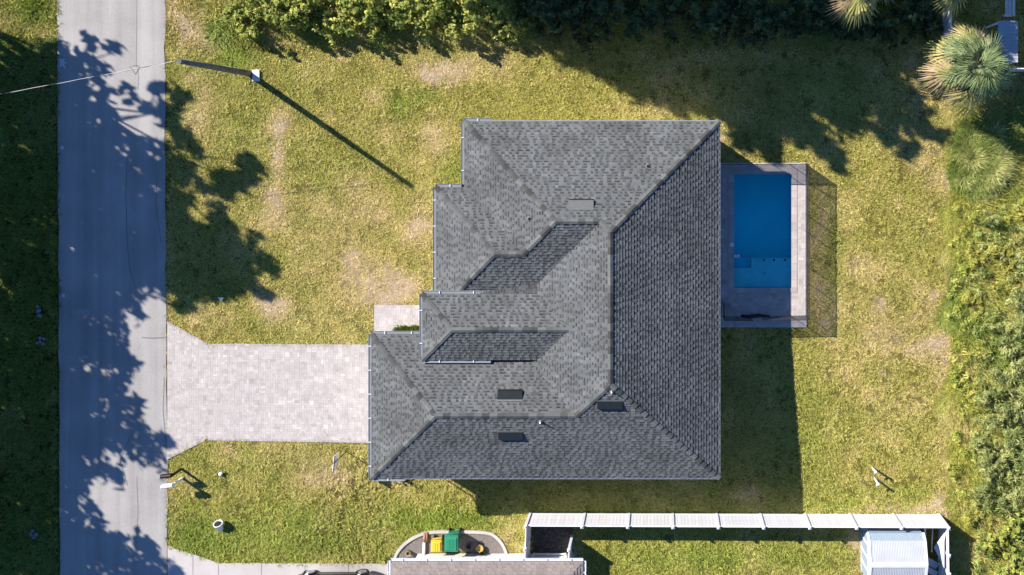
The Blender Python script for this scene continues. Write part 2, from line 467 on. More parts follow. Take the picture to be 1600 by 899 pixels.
def build_ground():
    cell = 0.3
    xs = np.arange(-30.6, 30.6 + 1e-6, cell); ys = np.arange(-18.6, 18.6 + 1e-6, cell)
    gx, gy = np.meshgrid(xs, ys); nx, ny = len(xs), len(ys)
    X = gx.ravel(); Y = gy.ravel()
    Z = gz(X, Y)
    px, py, dry, lush, bare, mid, fine = fields(X, Y)
    soil = lerp(lawn_colour(dry, lush, mid) * 0.34, np.array([0.40, 0.31, 0.215]), np.clip(bare * .9 + np.clip(dry - .7, 0, .6), 0, 1))
    soil = np.where(((px < 93) & (py > 58))[:, None], soil * .35, soil)  # left verge below its sunlit end: shade put into the soil colour
    idx = np.arange(nx * ny).reshape(ny, nx)
    F = np.stack([idx[:-1, :-1].ravel(), idx[:-1, 1:].ravel(), idx[1:, 1:].ravel(), idx[1:, :-1].ravel()], 1)
    cx = X[F].mean(1); cy = Y[F].mean(1)
    a = W(POOL[0], POOL[1]); b = W(POOL[2], POOL[3])
    keep = ~((cx > a.x - 0.35) & (cx < b.x + 0.35) & (cy < a.y + 0.35) & (cy > b.y - 0.35))
    V = np.stack([X, Y, Z], 1)
    # outer apron to the horizon
    n0 = len(V)
    B = 700.0
    ring = []
    perim = [(i, 0) for i in range(nx)] + [(nx - 1, j) for j in range(1, ny)] + [(i, ny - 1) for i in range(nx - 2, -1, -1)] + [(0, j) for j in range(ny - 2, 0, -1)]
    outer = []
    for i, j in perim:
        x, y = xs[i], ys[j]
        s = B / max(abs(x) / 30.6, abs(y) / 18.6, 1e-6) / 30.6
        outer.append((x * s, y * s, float(gz(x, y))))
    mid_ = [(xs[i] * 1.12, ys[j] * 1.18, float(gz(xs[i] * 1.12, ys[j] * 1.18))) for i, j in perim]
    V2 = np.array(mid_ + outer)
    m = len(perim)
    pi_ = np.array([idx[j, i] for i, j in perim])
    k = np.arange(m); k1 = (k + 1) % m
    F2 = np.concatenate([np.stack([pi_[k], n0 + k, n0 + k1, pi_[k1]], 1), np.stack([n0 + k, n0 + m + k, n0 + m + k1, n0 + k1], 1)])
    V = np.concatenate([V, V2]); F = np.concatenate([F[keep], F2])
    C = np.concatenate([soil, np.tile(np.array([[0.16, 0.16, 0.055]]), (2 * m, 1))])
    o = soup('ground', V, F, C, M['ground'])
    tag(o, kind='structure')
build_ground()

# ------------------------------------------------------------------ grass
def no_grass(px, py):
    r = (px > ROAD_L - 1 + 2.0 * (N1(py * .12, py * 0) - .5)) & (px < ROAD_R + 1 + 4.0 * (N2(py * .15, py * 0) - .5))
    jx = 3.2 * (N1(px * .21 + 3, py * .21) - .5); jy = 3.2 * (N2(px * .21, py * .21 + 8) - .5)
    for poly in (DRIVE, PORCH, DECK, N_DRIVE, BED):
        r |= in_poly(px + jx, py + jy, poly)
    r |= in_poly(px, py, [(734, 200), (1115, 200), (1115, 735), (590, 735), (590, 530), (668, 530), (668, 477), (690, 477), (690, 302), (734, 302)])
    r |= (px > 600) & (px < 905) & (py > 868)
    r |= (px > 830) & (px < 893) & (py > 812)
    x0, y0, x1, y1 = YARD_SHED
    r |= (px > x0) & (px < 1466) & (py > y0)
    return r

def blades(pos, height, spread, width, col, nb, lean=0.9):
    """triangular blades: nb per tuft; returns V, F, C"""
    n = len(pos); m = n * nb
    P = np.repeat(pos, nb, 0); H = np.repeat(height, nb) * (0.55 + 0.9 * rng.random(m)); S = np.repeat(spread, nb); Wd = np.repeat(width, nb) * (0.7 + 0.6 * rng.random(m))
    an = rng.random(m) * 2 * np.pi; rr = S * 0.55 * np.sqrt(rng.random(m))
    bx = P[:, 0] + rr * np.cos(an); by = P[:, 1] + rr * np.sin(an); bz = P[:, 2] - 0.01
    da = an + rng.normal(0, 0.9, m); ln = lean * S * (0.3 + rng.random(m))
    tx = bx + ln * np.cos(da); ty = by + ln * np.sin(da); tz = bz + H
    wa = da + np.pi / 2 + rng.normal(0, .5, m)
    wx = np.cos(wa) * Wd / 2; wy = np.sin(wa) * Wd / 2
    V = np.empty((m, 3, 3))
    V[:, 0] = np.stack([bx - wx, by - wy, bz], 1); V[:, 1] = np.stack([bx + wx, by + wy, bz], 1); V[:, 2] = np.stack([tx, ty, tz], 1)
    C = np.repeat(col, nb, 0) * (0.72 + 0.56 * rng.random((m, 1)))
    C = np.repeat(C, 3, 0)
    return V.reshape(-1, 3), np.arange(m * 3).reshape(-1, 3), C

def build_lawn():
    sp = 0.118
    xs = np.arange(-29.5, 28.2, sp); ys = np.arange(-17.2, 16.2, sp)
    gx, gy = np.meshgrid(xs, ys)
    X = gx.ravel() + (rng.random(gx.size) - .5) * sp * 1.3; Y = gy.ravel() + (rng.random(gx.size) - .5) * sp * 1.3
    px, py, dry, lush, bare, mid, fine = fields(X, Y)
    keep = ~no_grass(px, py) & (px > -40) & (px < 1640) & (py > -40) & (py < 940)
    clump = fbm(N2, X * 4.2 + 9, Y * 4.2, 2)
    hole = np.clip((0.44 - clump) * 6.5, 0, .96)
    keep &= rng.random(len(X)) > np.clip(bare * 0.6 + hole, 0, .93)
    X, Y, px, py, dry, lush, bare, mid, clump = (a[keep] for a in (X, Y, px, py, dry, lush, bare, mid, clump))
    Z = gz(X, Y)
    c = lawn_colour(dry + (rng.random(len(X)) - .5) * .35, lush, mid)
    c *= (0.85 + 0.3 * rng.random((len(X), 1)))
    h = 0.058 * (0.5 + 1.0 * clump) * (1 + 0.5 * np.clip(lush, 0, 1)) * (1 - 0.45 * np.clip(dry, 0, 1))
    h *= 0.7 + 0.8 * rng.random(len(X))
    c = np.where(((px < 93) & (py > 58))[:, None], c * np.array([.42, .60, .40]), c)  # verge blades darkened as well, tree shade painted into their colour
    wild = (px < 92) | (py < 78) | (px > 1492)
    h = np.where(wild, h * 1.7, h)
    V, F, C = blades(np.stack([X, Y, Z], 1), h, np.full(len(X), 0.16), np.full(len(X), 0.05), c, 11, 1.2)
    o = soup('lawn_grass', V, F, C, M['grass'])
    tag(o, 'patchy olive and tan lawn grass around the house', 'grass', kind='stuff')
build_lawn()

# ------------------------------------------------------------------ road
def build_road():
    m = MB()
    ys = np.arange(-16.5, 16.6, 0.5)
    L, R = [], []
    for y in ys:
        py = 450 - (y) * 30
        t = (py - 0) / 899.0
        xl = 89.5 + 4.5 * t + 2.0 * (float(N1(y * 1.1, 3)) - .5) + 1.2 * (float(N1(y * 4.3, 9)) - .5); xr = 257.5 + 4.5 * t + 3.0 * (float(N1(y * .9, 7)) - .5) + 1.6 * (float(N1(y * 4.0, 2)) - .5)
        L.append(W(xl, py).x); R.append(W(xr, py).x)
    ys = [-600] + list(ys) + [600]; L = [L[0]] + L + [L[-1]]; R = [R[0]] + R + [R[-1]]
    for i in range(len(ys) - 1):
        m.face([(L[i], ys[i], 0.02), (R[i], ys[i], 0.02), (R[i + 1], ys[i + 1], 0.02), (L[i + 1], ys[i + 1], 0.02)])
        m.face([(L[i], ys[i], -0.05), (L[i], ys[i], 0.02), (L[i + 1], ys[i + 1], 0.02), (L[i + 1], ys[i + 1], -0.05)])
        m.face([(R[i], ys[i], 0.02), (R[i], ys[i], -0.05), (R[i + 1], ys[i + 1], -0.05), (R[i + 1], ys[i + 1], 0.02)])
    road = m.build('road', M['asphalt']); tag(road, kind='structure')
    def strip(pts, w, name, material, z=0.026):
        b = MB()
        P = [W(*p) for p in pts]
        for a, c in zip(P, P[1:]):
            d = (c - a).normalized(); s = Vector((-d.y, d.x, 0)) * w / 2
            b.face([(a - s).xy.to_3d() + Vector((0, 0, z)), (c - s).xy.to_3d() + Vector((0, 0, z)), (c + s).xy.to_3d() + Vector((0, 0, z)), (a + s).xy.to_3d() + Vector((0, 0, z))])
        b.build(name, material, road)
    strip([(222, 528), (240, 529), (259, 528)], 0.06, 'crack_seal', M['crack'])
    strip([(203, 104), (212, 117), (219, 106), (214, 103), (207, 104)], 0.05, 'crack_seal', M['crack'])
    strip([(214, 0), (214, 40), (213, 100), (217, 118), (216, 140)], 0.02, 'crack_seal', M['crack'])
    strip([(199, 245), (197, 300), (199, 380), (203, 420), (212, 450)], 0.03, 'crack_seal', M['crack'])
    strip([(246, 275), (244, 320), (252, 380)], 0.03, 'crack_seal', M['crack'])
    strip([(257, 590), (255, 640), (259, 690)], 0.04, 'crack_seal', M['crack'])
    strip([(214, 745), (216, 800), (214, 830)], 0.025, 'crack_seal', M['crack'])
    strip([(205, 680), (188, 720), (200, 760)], 0.025, 'crack_seal', M['crack'])
    def disc(px, py, rx, ry, name, material):
        b = MB(); c = W(px, py)
        b.face([(c.x + rx / 30 * math.cos(a), c.y + ry / 30 * math.sin(a), 0.025) for a in np.linspace(0, 2 * math.pi, 17)[:-1]])
        b.build(name, material, road)
    disc(130, 489, 14, 6, 'asphalt_patch', M['patch']); disc(122, 559, 17, 4, 'asphalt_patch', M['patch'])
    strip([(94, 92), (102, 107)], 0.09, 'paint_mark', M['paint_white'], 0.027); strip([(101, 92), (94, 106)], 0.09, 'paint_mark', M['paint_white'], 0.031)
    strip([(93, 99), (104, 99)], 0.07, 'paint_mark', M['paint_white'], 0.035)
    strip([(97.5, 229), (97.5, 234)], 0.14, 'paint_mark', M['paint_white']); strip([(99.5, 460), (99.5, 465)], 0.14, 'paint_mark', M['paint_white'])
build_road()

# ------------------------------------------------------------------ paving
def clip_rect(poly, x0, y0, x1, y1):
    """clip a rectangle by a convex polygon (any winding)"""
    area = sum(poly[i][0] * poly[(i + 1) % len(poly)][1] - poly[(i + 1) % len(poly)][0] * poly[i][1] for i in range(len(poly)))
    P = poly if area > 0 else poly[::-1]
    out = [(x0, y0), (x1, y0), (x1, y1), (x0, y1)]
    for i in range(len(P)):
        a = P[i]; b = P[(i + 1) % len(P)]
        ex, ey = b[0] - a[0], b[1] - a[1]
        def side(p): return ex * (p[1] - a[1]) - ey * (p[0] - a[0])
        new = []
        for j in range(len(out)):
            p = out[j]; q = out[(j + 1) % len(out)]
            sp, sq = side(p), side(q)
            if sp >= 0: new.append(p)
            if (sp >= 0) != (sq >= 0):
                t = sp / (sp - sq); new.append((p[0] + (q[0] - p[0]) * t, p[1] + (q[1] - p[1]) * t))
        out = new
        if len(out) < 3: return []
    return out

def paving(name, label, polys, parent_kind, z=0.045, unit=0.125, seed=1, hole=None, amp=0.10):
    """random ashlar of small pavers, every paver its own raised block"""
    r = random.Random(seed)
    base = MB(); m = MB()
    allx = [p for poly in polys for p in poly]
    for poly in polys:
        WP = [tuple(W(*p).xy) for p in poly]
        if hole is None:
            base.face([(x, y, z - 0.012) for x, y in (WP[::-1])])
    x0 = min(W(*p).x for p in allx); x1 = max(W(*p).x for p in allx); y0 = min(W(*p).y for p in allx); y1 = max(W(*p).y for p in allx)
    nx = int((x1 - x0) / unit) + 3; ny = int((y1 - y0) / unit) + 3
    used = np.zeros((nx, ny), bool)
    cells = []
    for j in range(ny):
        for i in range(nx):
            if used[i, j]: continue
            w, h = r.choice([(2, 1), (1, 1), (1, 2), (2, 2), (1, 1), (2, 1)])
            w = min(w, nx - i); h = min(h, ny - j)
            if w == 2 and used[i + 1, j]: w = 1
            used[i:i + w, j:j + h] = True
            cells.append((x0 + i * unit, y0 + j * unit, x0 + (i + w) * unit, y0 + (j + h) * unit))
    g = 0.0022
    Ws = [[tuple(W(*p).xy) for p in poly] for poly in polys]
    for (ax, ay, bx, by) in cells:
        for WP in Ws:
            q = clip_rect(WP, ax + g, ay + g, bx - g, by - g)
            if len(q) < 3: continue
            if hole and not (bx < hole[0] or ax > hole[2] or by < hole[1] or ay > hole[3]): continue
            cx, cy = (ax + bx) / 2, (ay + by) / 2
            tone = 1 + r.gauss(0, amp) + 0.12 * (float(fbm(N1, cx * .9, cy * .9, 3)) - .5)
            q_ = r.random()
            if q_ < .03: tone *= 0.86
            elif q_ > .90: tone *= 1.13
            dz = r.uniform(-0.003, 0.003)
            m.face([(x, y, z + dz) for x, y in q], tone)
            for k in range(len(q)):
                p, s = q[k], q[(k + 1) % len(q)]
                m.face([(p[0], p[1], z - .015), (s[0], s[1], z - .015), (s[0], s[1], z + dz), (p[0], p[1], z + dz)], tone * .97)
    return base, m

def edge_course(poly_pts, z, w=0.16, skip=()):
    """soldier course of pavers along an edge line"""
    m = MB()
    for (a, b) in poly_pts:
        A = W(*a); B = W(*b); d = B - A; L = d.length; d.normalize(); s = Vector((-d.y, d.x, 0)) * w
        n = int(L / 0.24)
        for i in range(n):
            p = A + d * (i * L / n + .004); q = A + d * ((i + 1) * L / n - .004)
            t = 0.86 + rnd.gauss(0, .08)
            top = [p + Vector((0, 0, z)), q + Vector((0, 0, z)), q + s + Vector((0, 0, z)), p + s + Vector((0, 0, z))]
            m.face(top, t)
            for u, v in ((0, 1), (1, 2), (2, 3), (3, 0)):
                m.face([top[u] - Vector((0, 0, .05)), top[v] - Vector((0, 0, .05)), top[v], top[u]], t * .9)
    return m

def build_driveway():
    polys = [[(262, 505), (325, 540), (325, 686), (262, 716)], [(325, 540), (579, 541.5), (579, 690), (325, 686)], [(579, 541.5), (600, 541.5), (600, 690), (579, 690)]]
    base, m = paving('driveway', '', polys, 'structure', seed=3, amp=.045)
    b = base.build('driveway', M['sand_joint']); tag(b, kind='structure')
    o = m.build('paver_field', M['paver'], b); o['kind'] = 'stuff'
    e = edge_course([((325, 537.5), (262, 502.5)), ((579, 539), (325, 537.5)), ((325, 688.5), (579, 692.5)), ((262, 718.5), (322, 688.5))], 0.05, 0.12)
    o = e.build('edge_course', M['paver'], b); o['kind'] = 'stuff'
    base, m = paving('front_walk', '', [PORCH, [(664, 477), (700, 477), (700, 523), (664, 523)]], 'structure', seed=5, amp=.045)
    b = base.build('front_walk', M['sand_joint']); tag(b, kind='structure')
    o = m.build('paver_field', M['paver'], b); o['kind'] = 'stuff'
build_driveway()

def build_pool():
    a = W(POOL[0], POOL[1]); b = W(POOL[2], POOL[3])
    hx0, hx1, hy1, hy0 = a.x, b.x, a.y, b.y
    cw = 0.27
    base, m = paving('pool_deck', '', [DECK], 'structure', z=0.07, seed=9, hole=(hx0 - cw + .01, hy0 - cw + .01, hx1 + cw - .01, hy1 + cw - .01), amp=.06)
    d0 = W(*DECK[0]); d1 = W(*DECK[2])
    # bedding with a hole for the pool
    for (x0, y0, x1, y1) in ((d0.x, d1.y, hx0 - .02, d0.y), (hx1 + .02, d1.y, d1.x, d0.y), (hx0 - .02, hy1 + .02, hx1 + .02, d0.y), (hx0 - .02, d1.y, hx1 + .02, hy0 - .02)):
        base.prism([(x0, y0), (x1, y0), (x1, y1), (x0, y1)], -0.1, 0.058)
    deck = base.build('pool_deck', M['sand_joint']); tag(deck, kind='structure')
    o = m.build('paver_field', M['paver'], deck); o['kind'] = 'stuff'
    pool = thing('swimming_pool', ((hx0 + hx1) / 2, (hy0 + hy1) / 2, 0), 'rectangular blue swimming pool with a pale shallow shelf', 'swimming pool')
    ox, oy = pool.location.x, pool.location.y
    X0, X1, Y0, Y1 = hx0 - ox, hx1 - ox, hy0 - oy, hy1 - oy
    # coping stones, each a part
    def stone(x0, y0, x1, y1):
        s = MB(); s.prism([(x0 + .004, y0 + .004), (x1 - .004, y0 + .004), (x1 - .004, y1 - .004), (x0 + .004, y1 - .004)], -0.03, 0.082, 1 + rnd.gauss(0, .06))
        s.build('coping_stone', M['coping'], pool)
    n = 14
    for i in range(n):
        y = Y0 + (Y1 - Y0) * i / n; y2 = Y0 + (Y1 - Y0) * (i + 1) / n
        stone(X0 - cw, y, X0 + .03, y2); stone(X1 - .03, y, X1 + cw, y2)
    n = 8
    for i in range(n):
        x = X0 - cw + (X1 - X0 + 2 * cw) * i / n; x2 = X0 - cw + (X1 - X0 + 2 * cw) * (i + 1) / n
        stone(x, Y1, x2, Y1 + cw); stone(x, Y0 - cw, x2, Y0)
    D = -1.55
    sh = W(0, 405.5).y - oy
    s = MB()      # basin
    s.face([(X0, sh, D), (X1, sh, D), (X1, Y1, D), (X0, Y1, D)])
    s.face([(X0, sh, D), (X0, Y1, D), (X0, Y1, -.03), (X0, sh, -.03)]); s.face([(X1, Y1, D), (X1, sh, D), (X1, sh, -.03), (X1, Y1, -.03)])
    s.face([(X0, Y1, D), (X1, Y1, D), (X1, Y1, -.03), (X0, Y1, -.03)])
    s.build('basin', M['plaster_deep'], pool)
    xs = W(1175, 0).x - ox; ys = W(0, 421).y - oy
    s = MB()      # sun shelf, L-shaped round the lower step
    s.face([(X0, Y0, -.45), (X1, Y0, -.45), (X1, ys, -.45), (X0, ys, -.45)])
    s.face([(xs, ys, -.45), (X1, ys, -.45), (X1, sh, -.45), (xs, sh, -.45)])
    for p, q in (((X0, Y0), (X1, Y0)), ((X1, Y0), (X1, sh)), ((X0, ys), (X0, Y0))):
        s.face([(p[0], p[1], -.45), (q[0], q[1], -.45), (q[0], q[1], -.03), (p[0], p[1], -.03)])
    s.face([(xs, sh, -1.6), (X1, sh, -1.6), (X1, sh, -.45), (xs, sh, -.45)])
    s.build('shelf', M['plaster'], pool)
    st = MB()
    st.face([(X0, ys, -.85), (xs, ys, -.85), (xs, sh, -.85), (X0, sh, -.85)])
    st.face([(X0, sh, -.85), (X0, ys, -.85), (X0, ys, -.03), (X0, sh, -.03)])
    st.face([(X0, ys, -.85), (xs, ys, -.85), (xs, ys, -.45), (X0, ys, -.45)]); st.face([(xs, ys, -.85), (xs, sh, -.85), (xs, sh, -.45), (xs, ys, -.45)])
    st.face([(X0, sh, -1.6), (xs, sh, -1.6), (xs, sh, -.85), (X0, sh, -.85)])
    st.build('step', M['plaster_mid'], pool)
    tl = MB(); e = .006
    for p, q in (((X0 + e, Y0 + e), (X1 - e, Y0 + e)), ((X1 - e, Y0 + e), (X1 - e, Y1 - e)), ((X1 - e, Y1 - e), (X0 + e, Y1 - e)), ((X0 + e, Y1 - e), (X0 + e, Y0 + e))):
        tl.face([(p[0], p[1], -.2), (q[0], q[1], -.2), (q[0], q[1], -.032), (p[0], p[1], -.032)])
    tl.build('tile_line', M['tile'], pool)
    w = MB(); w.face([(X0 + .002, Y0 + .002, -.07), (X1 - .002, Y0 + .002, -.07), (X1 - .002, Y1 - .002, -.07), (X0 + .002, Y1 - .002, -.07)])
    w.build('water', M['water'], pool)
    for px in (1195, 1211, 1228):
        f = MB(); p = W(px, 408.5); f.lathe([(0.0, -.434), (.05, -.434), (.06, -.455)], (p.x - ox, p.y - oy, 0), 10); f.build('jet_fitting', M['black'], pool)
    f = MB(); p = W(1196, 430); f.lathe([(0.0, -.43), (.07, -.43), (.08, -.455)], (p.x - ox, p.y - oy, 0), 12); f.build('drain', M['pipe_white'], pool)
    c = W(1143, 383, 0.09)
    l = MB(); l.lathe([(0, .02), (.11, .02), (.13, .0)], (0, 0, 0), 18)
    o = l.build('skimmer_lid', M['pipe_white']); o.location = c; tag(o, 'round white skimmer lid set in the paving left of the pool', 'skimmer lid')
    c = W(1151, 400.5, .09)
    t = thing('pool_alarm', c, 'small white box sitting on the left edge of the pool', 'pool alarm')
    l = MB(); l.box((0, 0, .05), (.30, .14, .1)); l.build('case', M['pipe_white'], t, .01)
    l = MB(); l.box((0.02, 0, .104), (.12, .03, .01)); l.build('label_plate', M['black'], t)
    l = MB(); l.box((.12, 0, -.04), (.05, .06, .12)); l.build('probe', M['pipe_white'], t)
build_pool()

def build_pool_fence():
    t = thing('pool_fence', W(1258, 376, .07), 'black mesh safety fence around the pool deck', 'pool fence')
    o = t.location
    z = .07; H = 1.38
    runs = [[(1129, 257.5), (1258.5, 256.5)], [(1258.5, 256.5), (1258.5, 493.5)], [(1258.5, 493.5), (1190, 494.5)], [(1172, 494.5), (1129.5, 494.5)], [(1129.5, 494.5), (1129, 470)]]
    for run in runs:
        A = W(run[0][0], run[0][1], z) - o; B = W(run[1][0], run[1][1], z) - o
        d = B - A; L = d.length; d.normalize(); n = max(1, round(L / .88)); nrm = Vector((-d.y, d.x, 0))
        for i in range(n + 1):
            p = A + d * (L * i / n)
            m = MB(); m.tube([p, p + Vector((0, 0, H + .03))], .016, 6); m.build('post', M['black'], t)
        for i in range(n):
            gap = .03 if (i % 3 == 1) else .0
            p = A + d * (L * i / n + .0); q = A + d * (L * (i + 1) / n - gap)
            m = MB()
            sag = .0
            m.face([p + Vector((0, 0, .02)), q + Vector((0, 0, .02)), q + Vector((0, 0, H)), p + Vector((0, 0, H))])
            m.build('mesh_panel', M['screen'], t)
            m = MB(); mid = (p + q) / 2 + Vector((0, 0, H)); m.box(mid, (.02, (q - p).length, .035), mat4=Matrix.Rotation(math.atan2(d.y, d.x) - math.pi / 2, 3, 'Z').to_4x4())
            m.build('top_band', M['black'], t)
    # sagging black cover rolled by the gate
    m = MB(); A = W(1180, 494.5, z + .12) - o
    m.tube([A + Vector((-.75, .0, 0)), A + Vector((-.3, -.04, .03)), A + Vector((.2, .02, .0)), A + Vector((.75, -.01, .01))], [.07, .11, .10, .05], 10)
    m.build('rolled_mesh', M['black'], t)
build_pool_fence()

# ------------------------------------------------------------------ the main house
ZE = 3.5
SE = PPM * CAM_H / (CAM_H - ZE)
PITCH = 0.50
def E(ex, ey, h=0.0):
    """roof-plan pixel at eave scale with a rise of h plan pixels"""
    return Vector((XC + (ex - NX) / SE, YC - (ey - NY) / SE, ZE + h / SE * PITCH))

ROOF = [  # polygon, height function, down-slope direction in roof-plan pixels (x, y)
    ([(1124, 190), (958, 356), (958, 582), (1124, 748)], lambda x, y: 1124 - x, (1, 0)),
    ([(725, 190), (876, 341), (973, 341), (1124, 190)], lambda x, y: y - 190, (0, -1)),
    ([(725, 190), (876, 341), (824.5, 392.5), (725, 293)], lambda x, y: x - 725, (-1, 0)),
    ([(681, 293), (725, 293), (824.5, 392.5), (780.5, 392.5)], lambda x, y: y - 293, (0, -1)),
    ([(681, 293), (780.5, 392.5), (681, 492)], lambda x, y: x - 681, (-1, 0)),
    ([(681, 492), (780.5, 392.5), (891.5, 392.5), (792, 492)], lambda x, y: 492 - y, (0, 1)),
    ([(824.5, 392.5), (876, 341), (943, 341), (891.5, 392.5)], lambda x, y: 492 - y, (0, 1)),
    ([(943, 341), (958, 356), (958, 582), (904.5, 635.5), (792, 523), (792, 492)], lambda x, y: x - 792, (-1, 0)),
    ([(580, 523), (792, 523), (904.5, 635.5), (692.5, 635.5)], lambda x, y: y - 523, (0, -1)),
    ([(580, 523), (692.5, 635.5), (580, 748)], lambda x, y: x - 580, (-1, 0)),
    ([(580, 748), (692.5, 635.5), (1011.5, 635.5), (1124, 748)], lambda x, y: 748 - y, (0, 1)),
    ([(904.5, 635.5), (958, 582), (1011.5, 635.5)], lambda x, y: 748 - y, (0, 1)),
    ([(943, 341), (958, 356), (973, 341)], lambda x, y: y - 190, (0, -1)),
]
H0 = 51.5
ROOF_E = [
    ([(666, 456.2), (716.7, 506.9), (666, 557.6)], lambda x, y: H0 + x - 666, (-1, 0)),
    ([(666, 456.2), (843.5, 456.2), (894.2, 506.9), (716.7, 506.9)], lambda x, y: H0 + y - 456.2, (0, -1)),
    ([(666, 557.6), (716.7, 506.9), (894.2, 506.9), (843.5, 557.6)], lambda x, y: H0 + 557.6 - y, (0, 1)),
    ([(742, 456.2), (843.5, 440.5), (843.5, 456.2)], lambda x, y: H0 + 0.05 * (x - 843.5), (-1, 0)),
]
# main-left slope shows through east of the entry roof only; the lower slopes pass under it as in the house

def shingle_plane(m, deckm, poly, hf, dn, toE, course=4.25, wmin=3.6, wmax=8.0, seed=0, band=.50, mix=1.0):
    r = random.Random(seed)
    dx, dy = dn
    # u runs along the eave, v runs up the slope (plan pixels)
    def uv(p): return (p[0] * abs(dy) + p[1] * abs(dx), -(p[0] * dx + p[1] * dy))
    def xy(u, v): return (u if dx == 0 else -v * dx, u if dy == 0 else -v * dy)
    P = [uv(p) for p in poly]
    v0 = min(p[1] for p in P); v1 = max(p[1] for p in P); u0 = min(p[0] for p in P); u1 = max(p[0] for p in P)
    deckm.face([toE(x, y, hf(x, y)) - Vector((0, 0, .012)) for x, y in poly])
    v = v0; row = 0
    drift = r.random() * 100
    while v < v1:
        u = u0 - r.random() * wmax
        thick = r.random() < .5
        while u < u1:
            w = r.uniform(wmin, wmax) if thick else r.uniform(wmin * .8, wmax * .8)
            streak = 0.22 * (float(fbm(N2, u * .035 + drift, v * .05, 3)) - .5)
            t = .030 if thick else .014
            # a thick tab, or a thin exposure with the dark shadow band above it
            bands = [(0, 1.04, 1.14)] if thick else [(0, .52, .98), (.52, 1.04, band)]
            for (f0, f1, tn) in bands:
                q = clip_rect(P, u, v + f0 * course, u + w - .12, v + f1 * course)
                if len(q) < 3: continue
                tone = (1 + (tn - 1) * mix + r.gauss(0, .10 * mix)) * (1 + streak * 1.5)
                pts = []
                for (a, b) in q:
                    x, y = xy(a, b); f = min(1, max(0, (b - v) / course))
                    pts.append(toE(x, y, hf(x, y)) + Vector((0, 0, t * (1 - f) + .003)))
                n = (pts[1] - pts[0]).cross(pts[2] - pts[0])
                if n.z < 0: pts = pts[::-1]
                m.face(pts, tone)
                low = sorted([p for p in q if abs(p[1] - v) < 1e-6])
                if len(low) >= 2:
                    a = xy(*low[0]); b = xy(*low[-1])
                    A = toE(a[0], a[1], hf(*a)); B = toE(b[0], b[1], hf(*b))
                    up = Vector((0, 0, t + .003))
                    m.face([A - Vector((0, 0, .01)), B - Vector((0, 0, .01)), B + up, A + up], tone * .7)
            u += w
            thick = not thick if r.random() < .85 else thick
        v += course; row += 1

def cap_mesh(name, drop, length=0.40, half=0.125):
    m = MB(); t = .018
    for s in (-1, 1):
        a0 = Vector((0, 0, .048)); a1 = Vector((length, 0, .006)); b0 = Vector((0, s * half, .048 - drop * half)); b1 = Vector((length, s * half, .006 - drop * half))
        q = [a0, a1, b1, b0] if s < 0 else [a0, b0, b1, a1]
        m.face(q[::-1]); 
        m.face([a0, b0, b0 - Vector((0, 0, t + .015)), a0 - Vector((0, 0, t + .015))])
        m.face([b0, b1, b1 - Vector((0, 0, t)), b0 - Vector((0, 0, t))])
    return m.mesh(name, M['cap'])

def place_caps(lines, parent, toE, step=0.36):
    ridge_me = cap_mesh('ridge_cap', PITCH); hip_me = cap_mesh('ridge_cap', PITCH * .707)
    for (a, b) in lines:
        A = toE(*a); B = toE(*b)
        if A.z > B.z: A, B = B, A
        d = B - A; L = d.length; d.normalize()
        me = hip_me if abs(d.z) > .05 else ridge_me
        n = max(1, round(L / step))
        side = Vector((0, 0, 1)).cross(d).normalized(); up = d.cross(side)
        R = Matrix((d, side, up)).transposed().to_4x4()
        for i in range(n):
            o = link('ridge_cap', me, parent)
            p = A + d * (L * i / n) + up * .022
            o.matrix_local = Matrix.Translation(p - parent.location) @ R
            o.scale = (L / n / .36, 1, 1)

def gutter(parent, runs, name='gutter', off=0.05, mats='gutter', hanger=1.15):
    """open K-style trough along eave lines, with white hanger straps"""
    for (a, b, nrm) in runs:
        a = a - parent.location; b = b - parent.location
        d = (b - a).normalized(); n = Vector(nrm); L = (b - a).length
        m = MB()
        prof = [(0.0, -.015), (0.0, -.055), (.115, -.055), (.13, -.025), (.15, -.025), (.15, -.05), (.11, -.13), (0, -.13)]
        for (u0, w0), (u1, w1) in zip(prof, prof[1:]):
            m.face([a + n * u0 + Vector((0, 0, w0)), b + n * u0 + Vector((0, 0, w0)), b + n * u1 + Vector((0, 0, w1)), a + n * u1 + Vector((0, 0, w1))])
        for p in (a, b):
            m.face([p + n * .0 + Vector((0, 0, -.02)), p + Vector((0, 0, -.13)), p + n * .10 + Vector((0, 0, -.13)), p + n * .125 + Vector((0, 0, -.02))])
        g = m.build(name, M[mats], parent)
        k = max(1, int(L / hanger))
        for i in range(k):
            h = MB(); c = a + d * (L * (i + .5) / k) + n * .07 + Vector((0, 0, -.012))
            rot = Matrix.Rotation(math.atan2(n.y, n.x), 4, 'Z')
            h.box(c, (.12, .035, .02), mat4=rot)
            h.build('hanger', M['pipe_white'], g)

def wall_ring(poly, z0, z1, inset):
    """poly ccw outline of the eaves; returns the inset outline"""
    n = len(poly); out = []
    for i in range(n):
        p0 = Vector(poly[i - 1]); p1 = Vector(poly[i]); p2 = Vector(poly[(i + 1) % n])
        d1 = (p1 - p0).normalized(); d2 = (p2 - p1).normalized()
        n1 = Vector((-d1.y, d1.x)); n2 = Vector((-d2.y, d2.x))
        out.append(p1 + n1 * inset + n2 * inset)
    return out

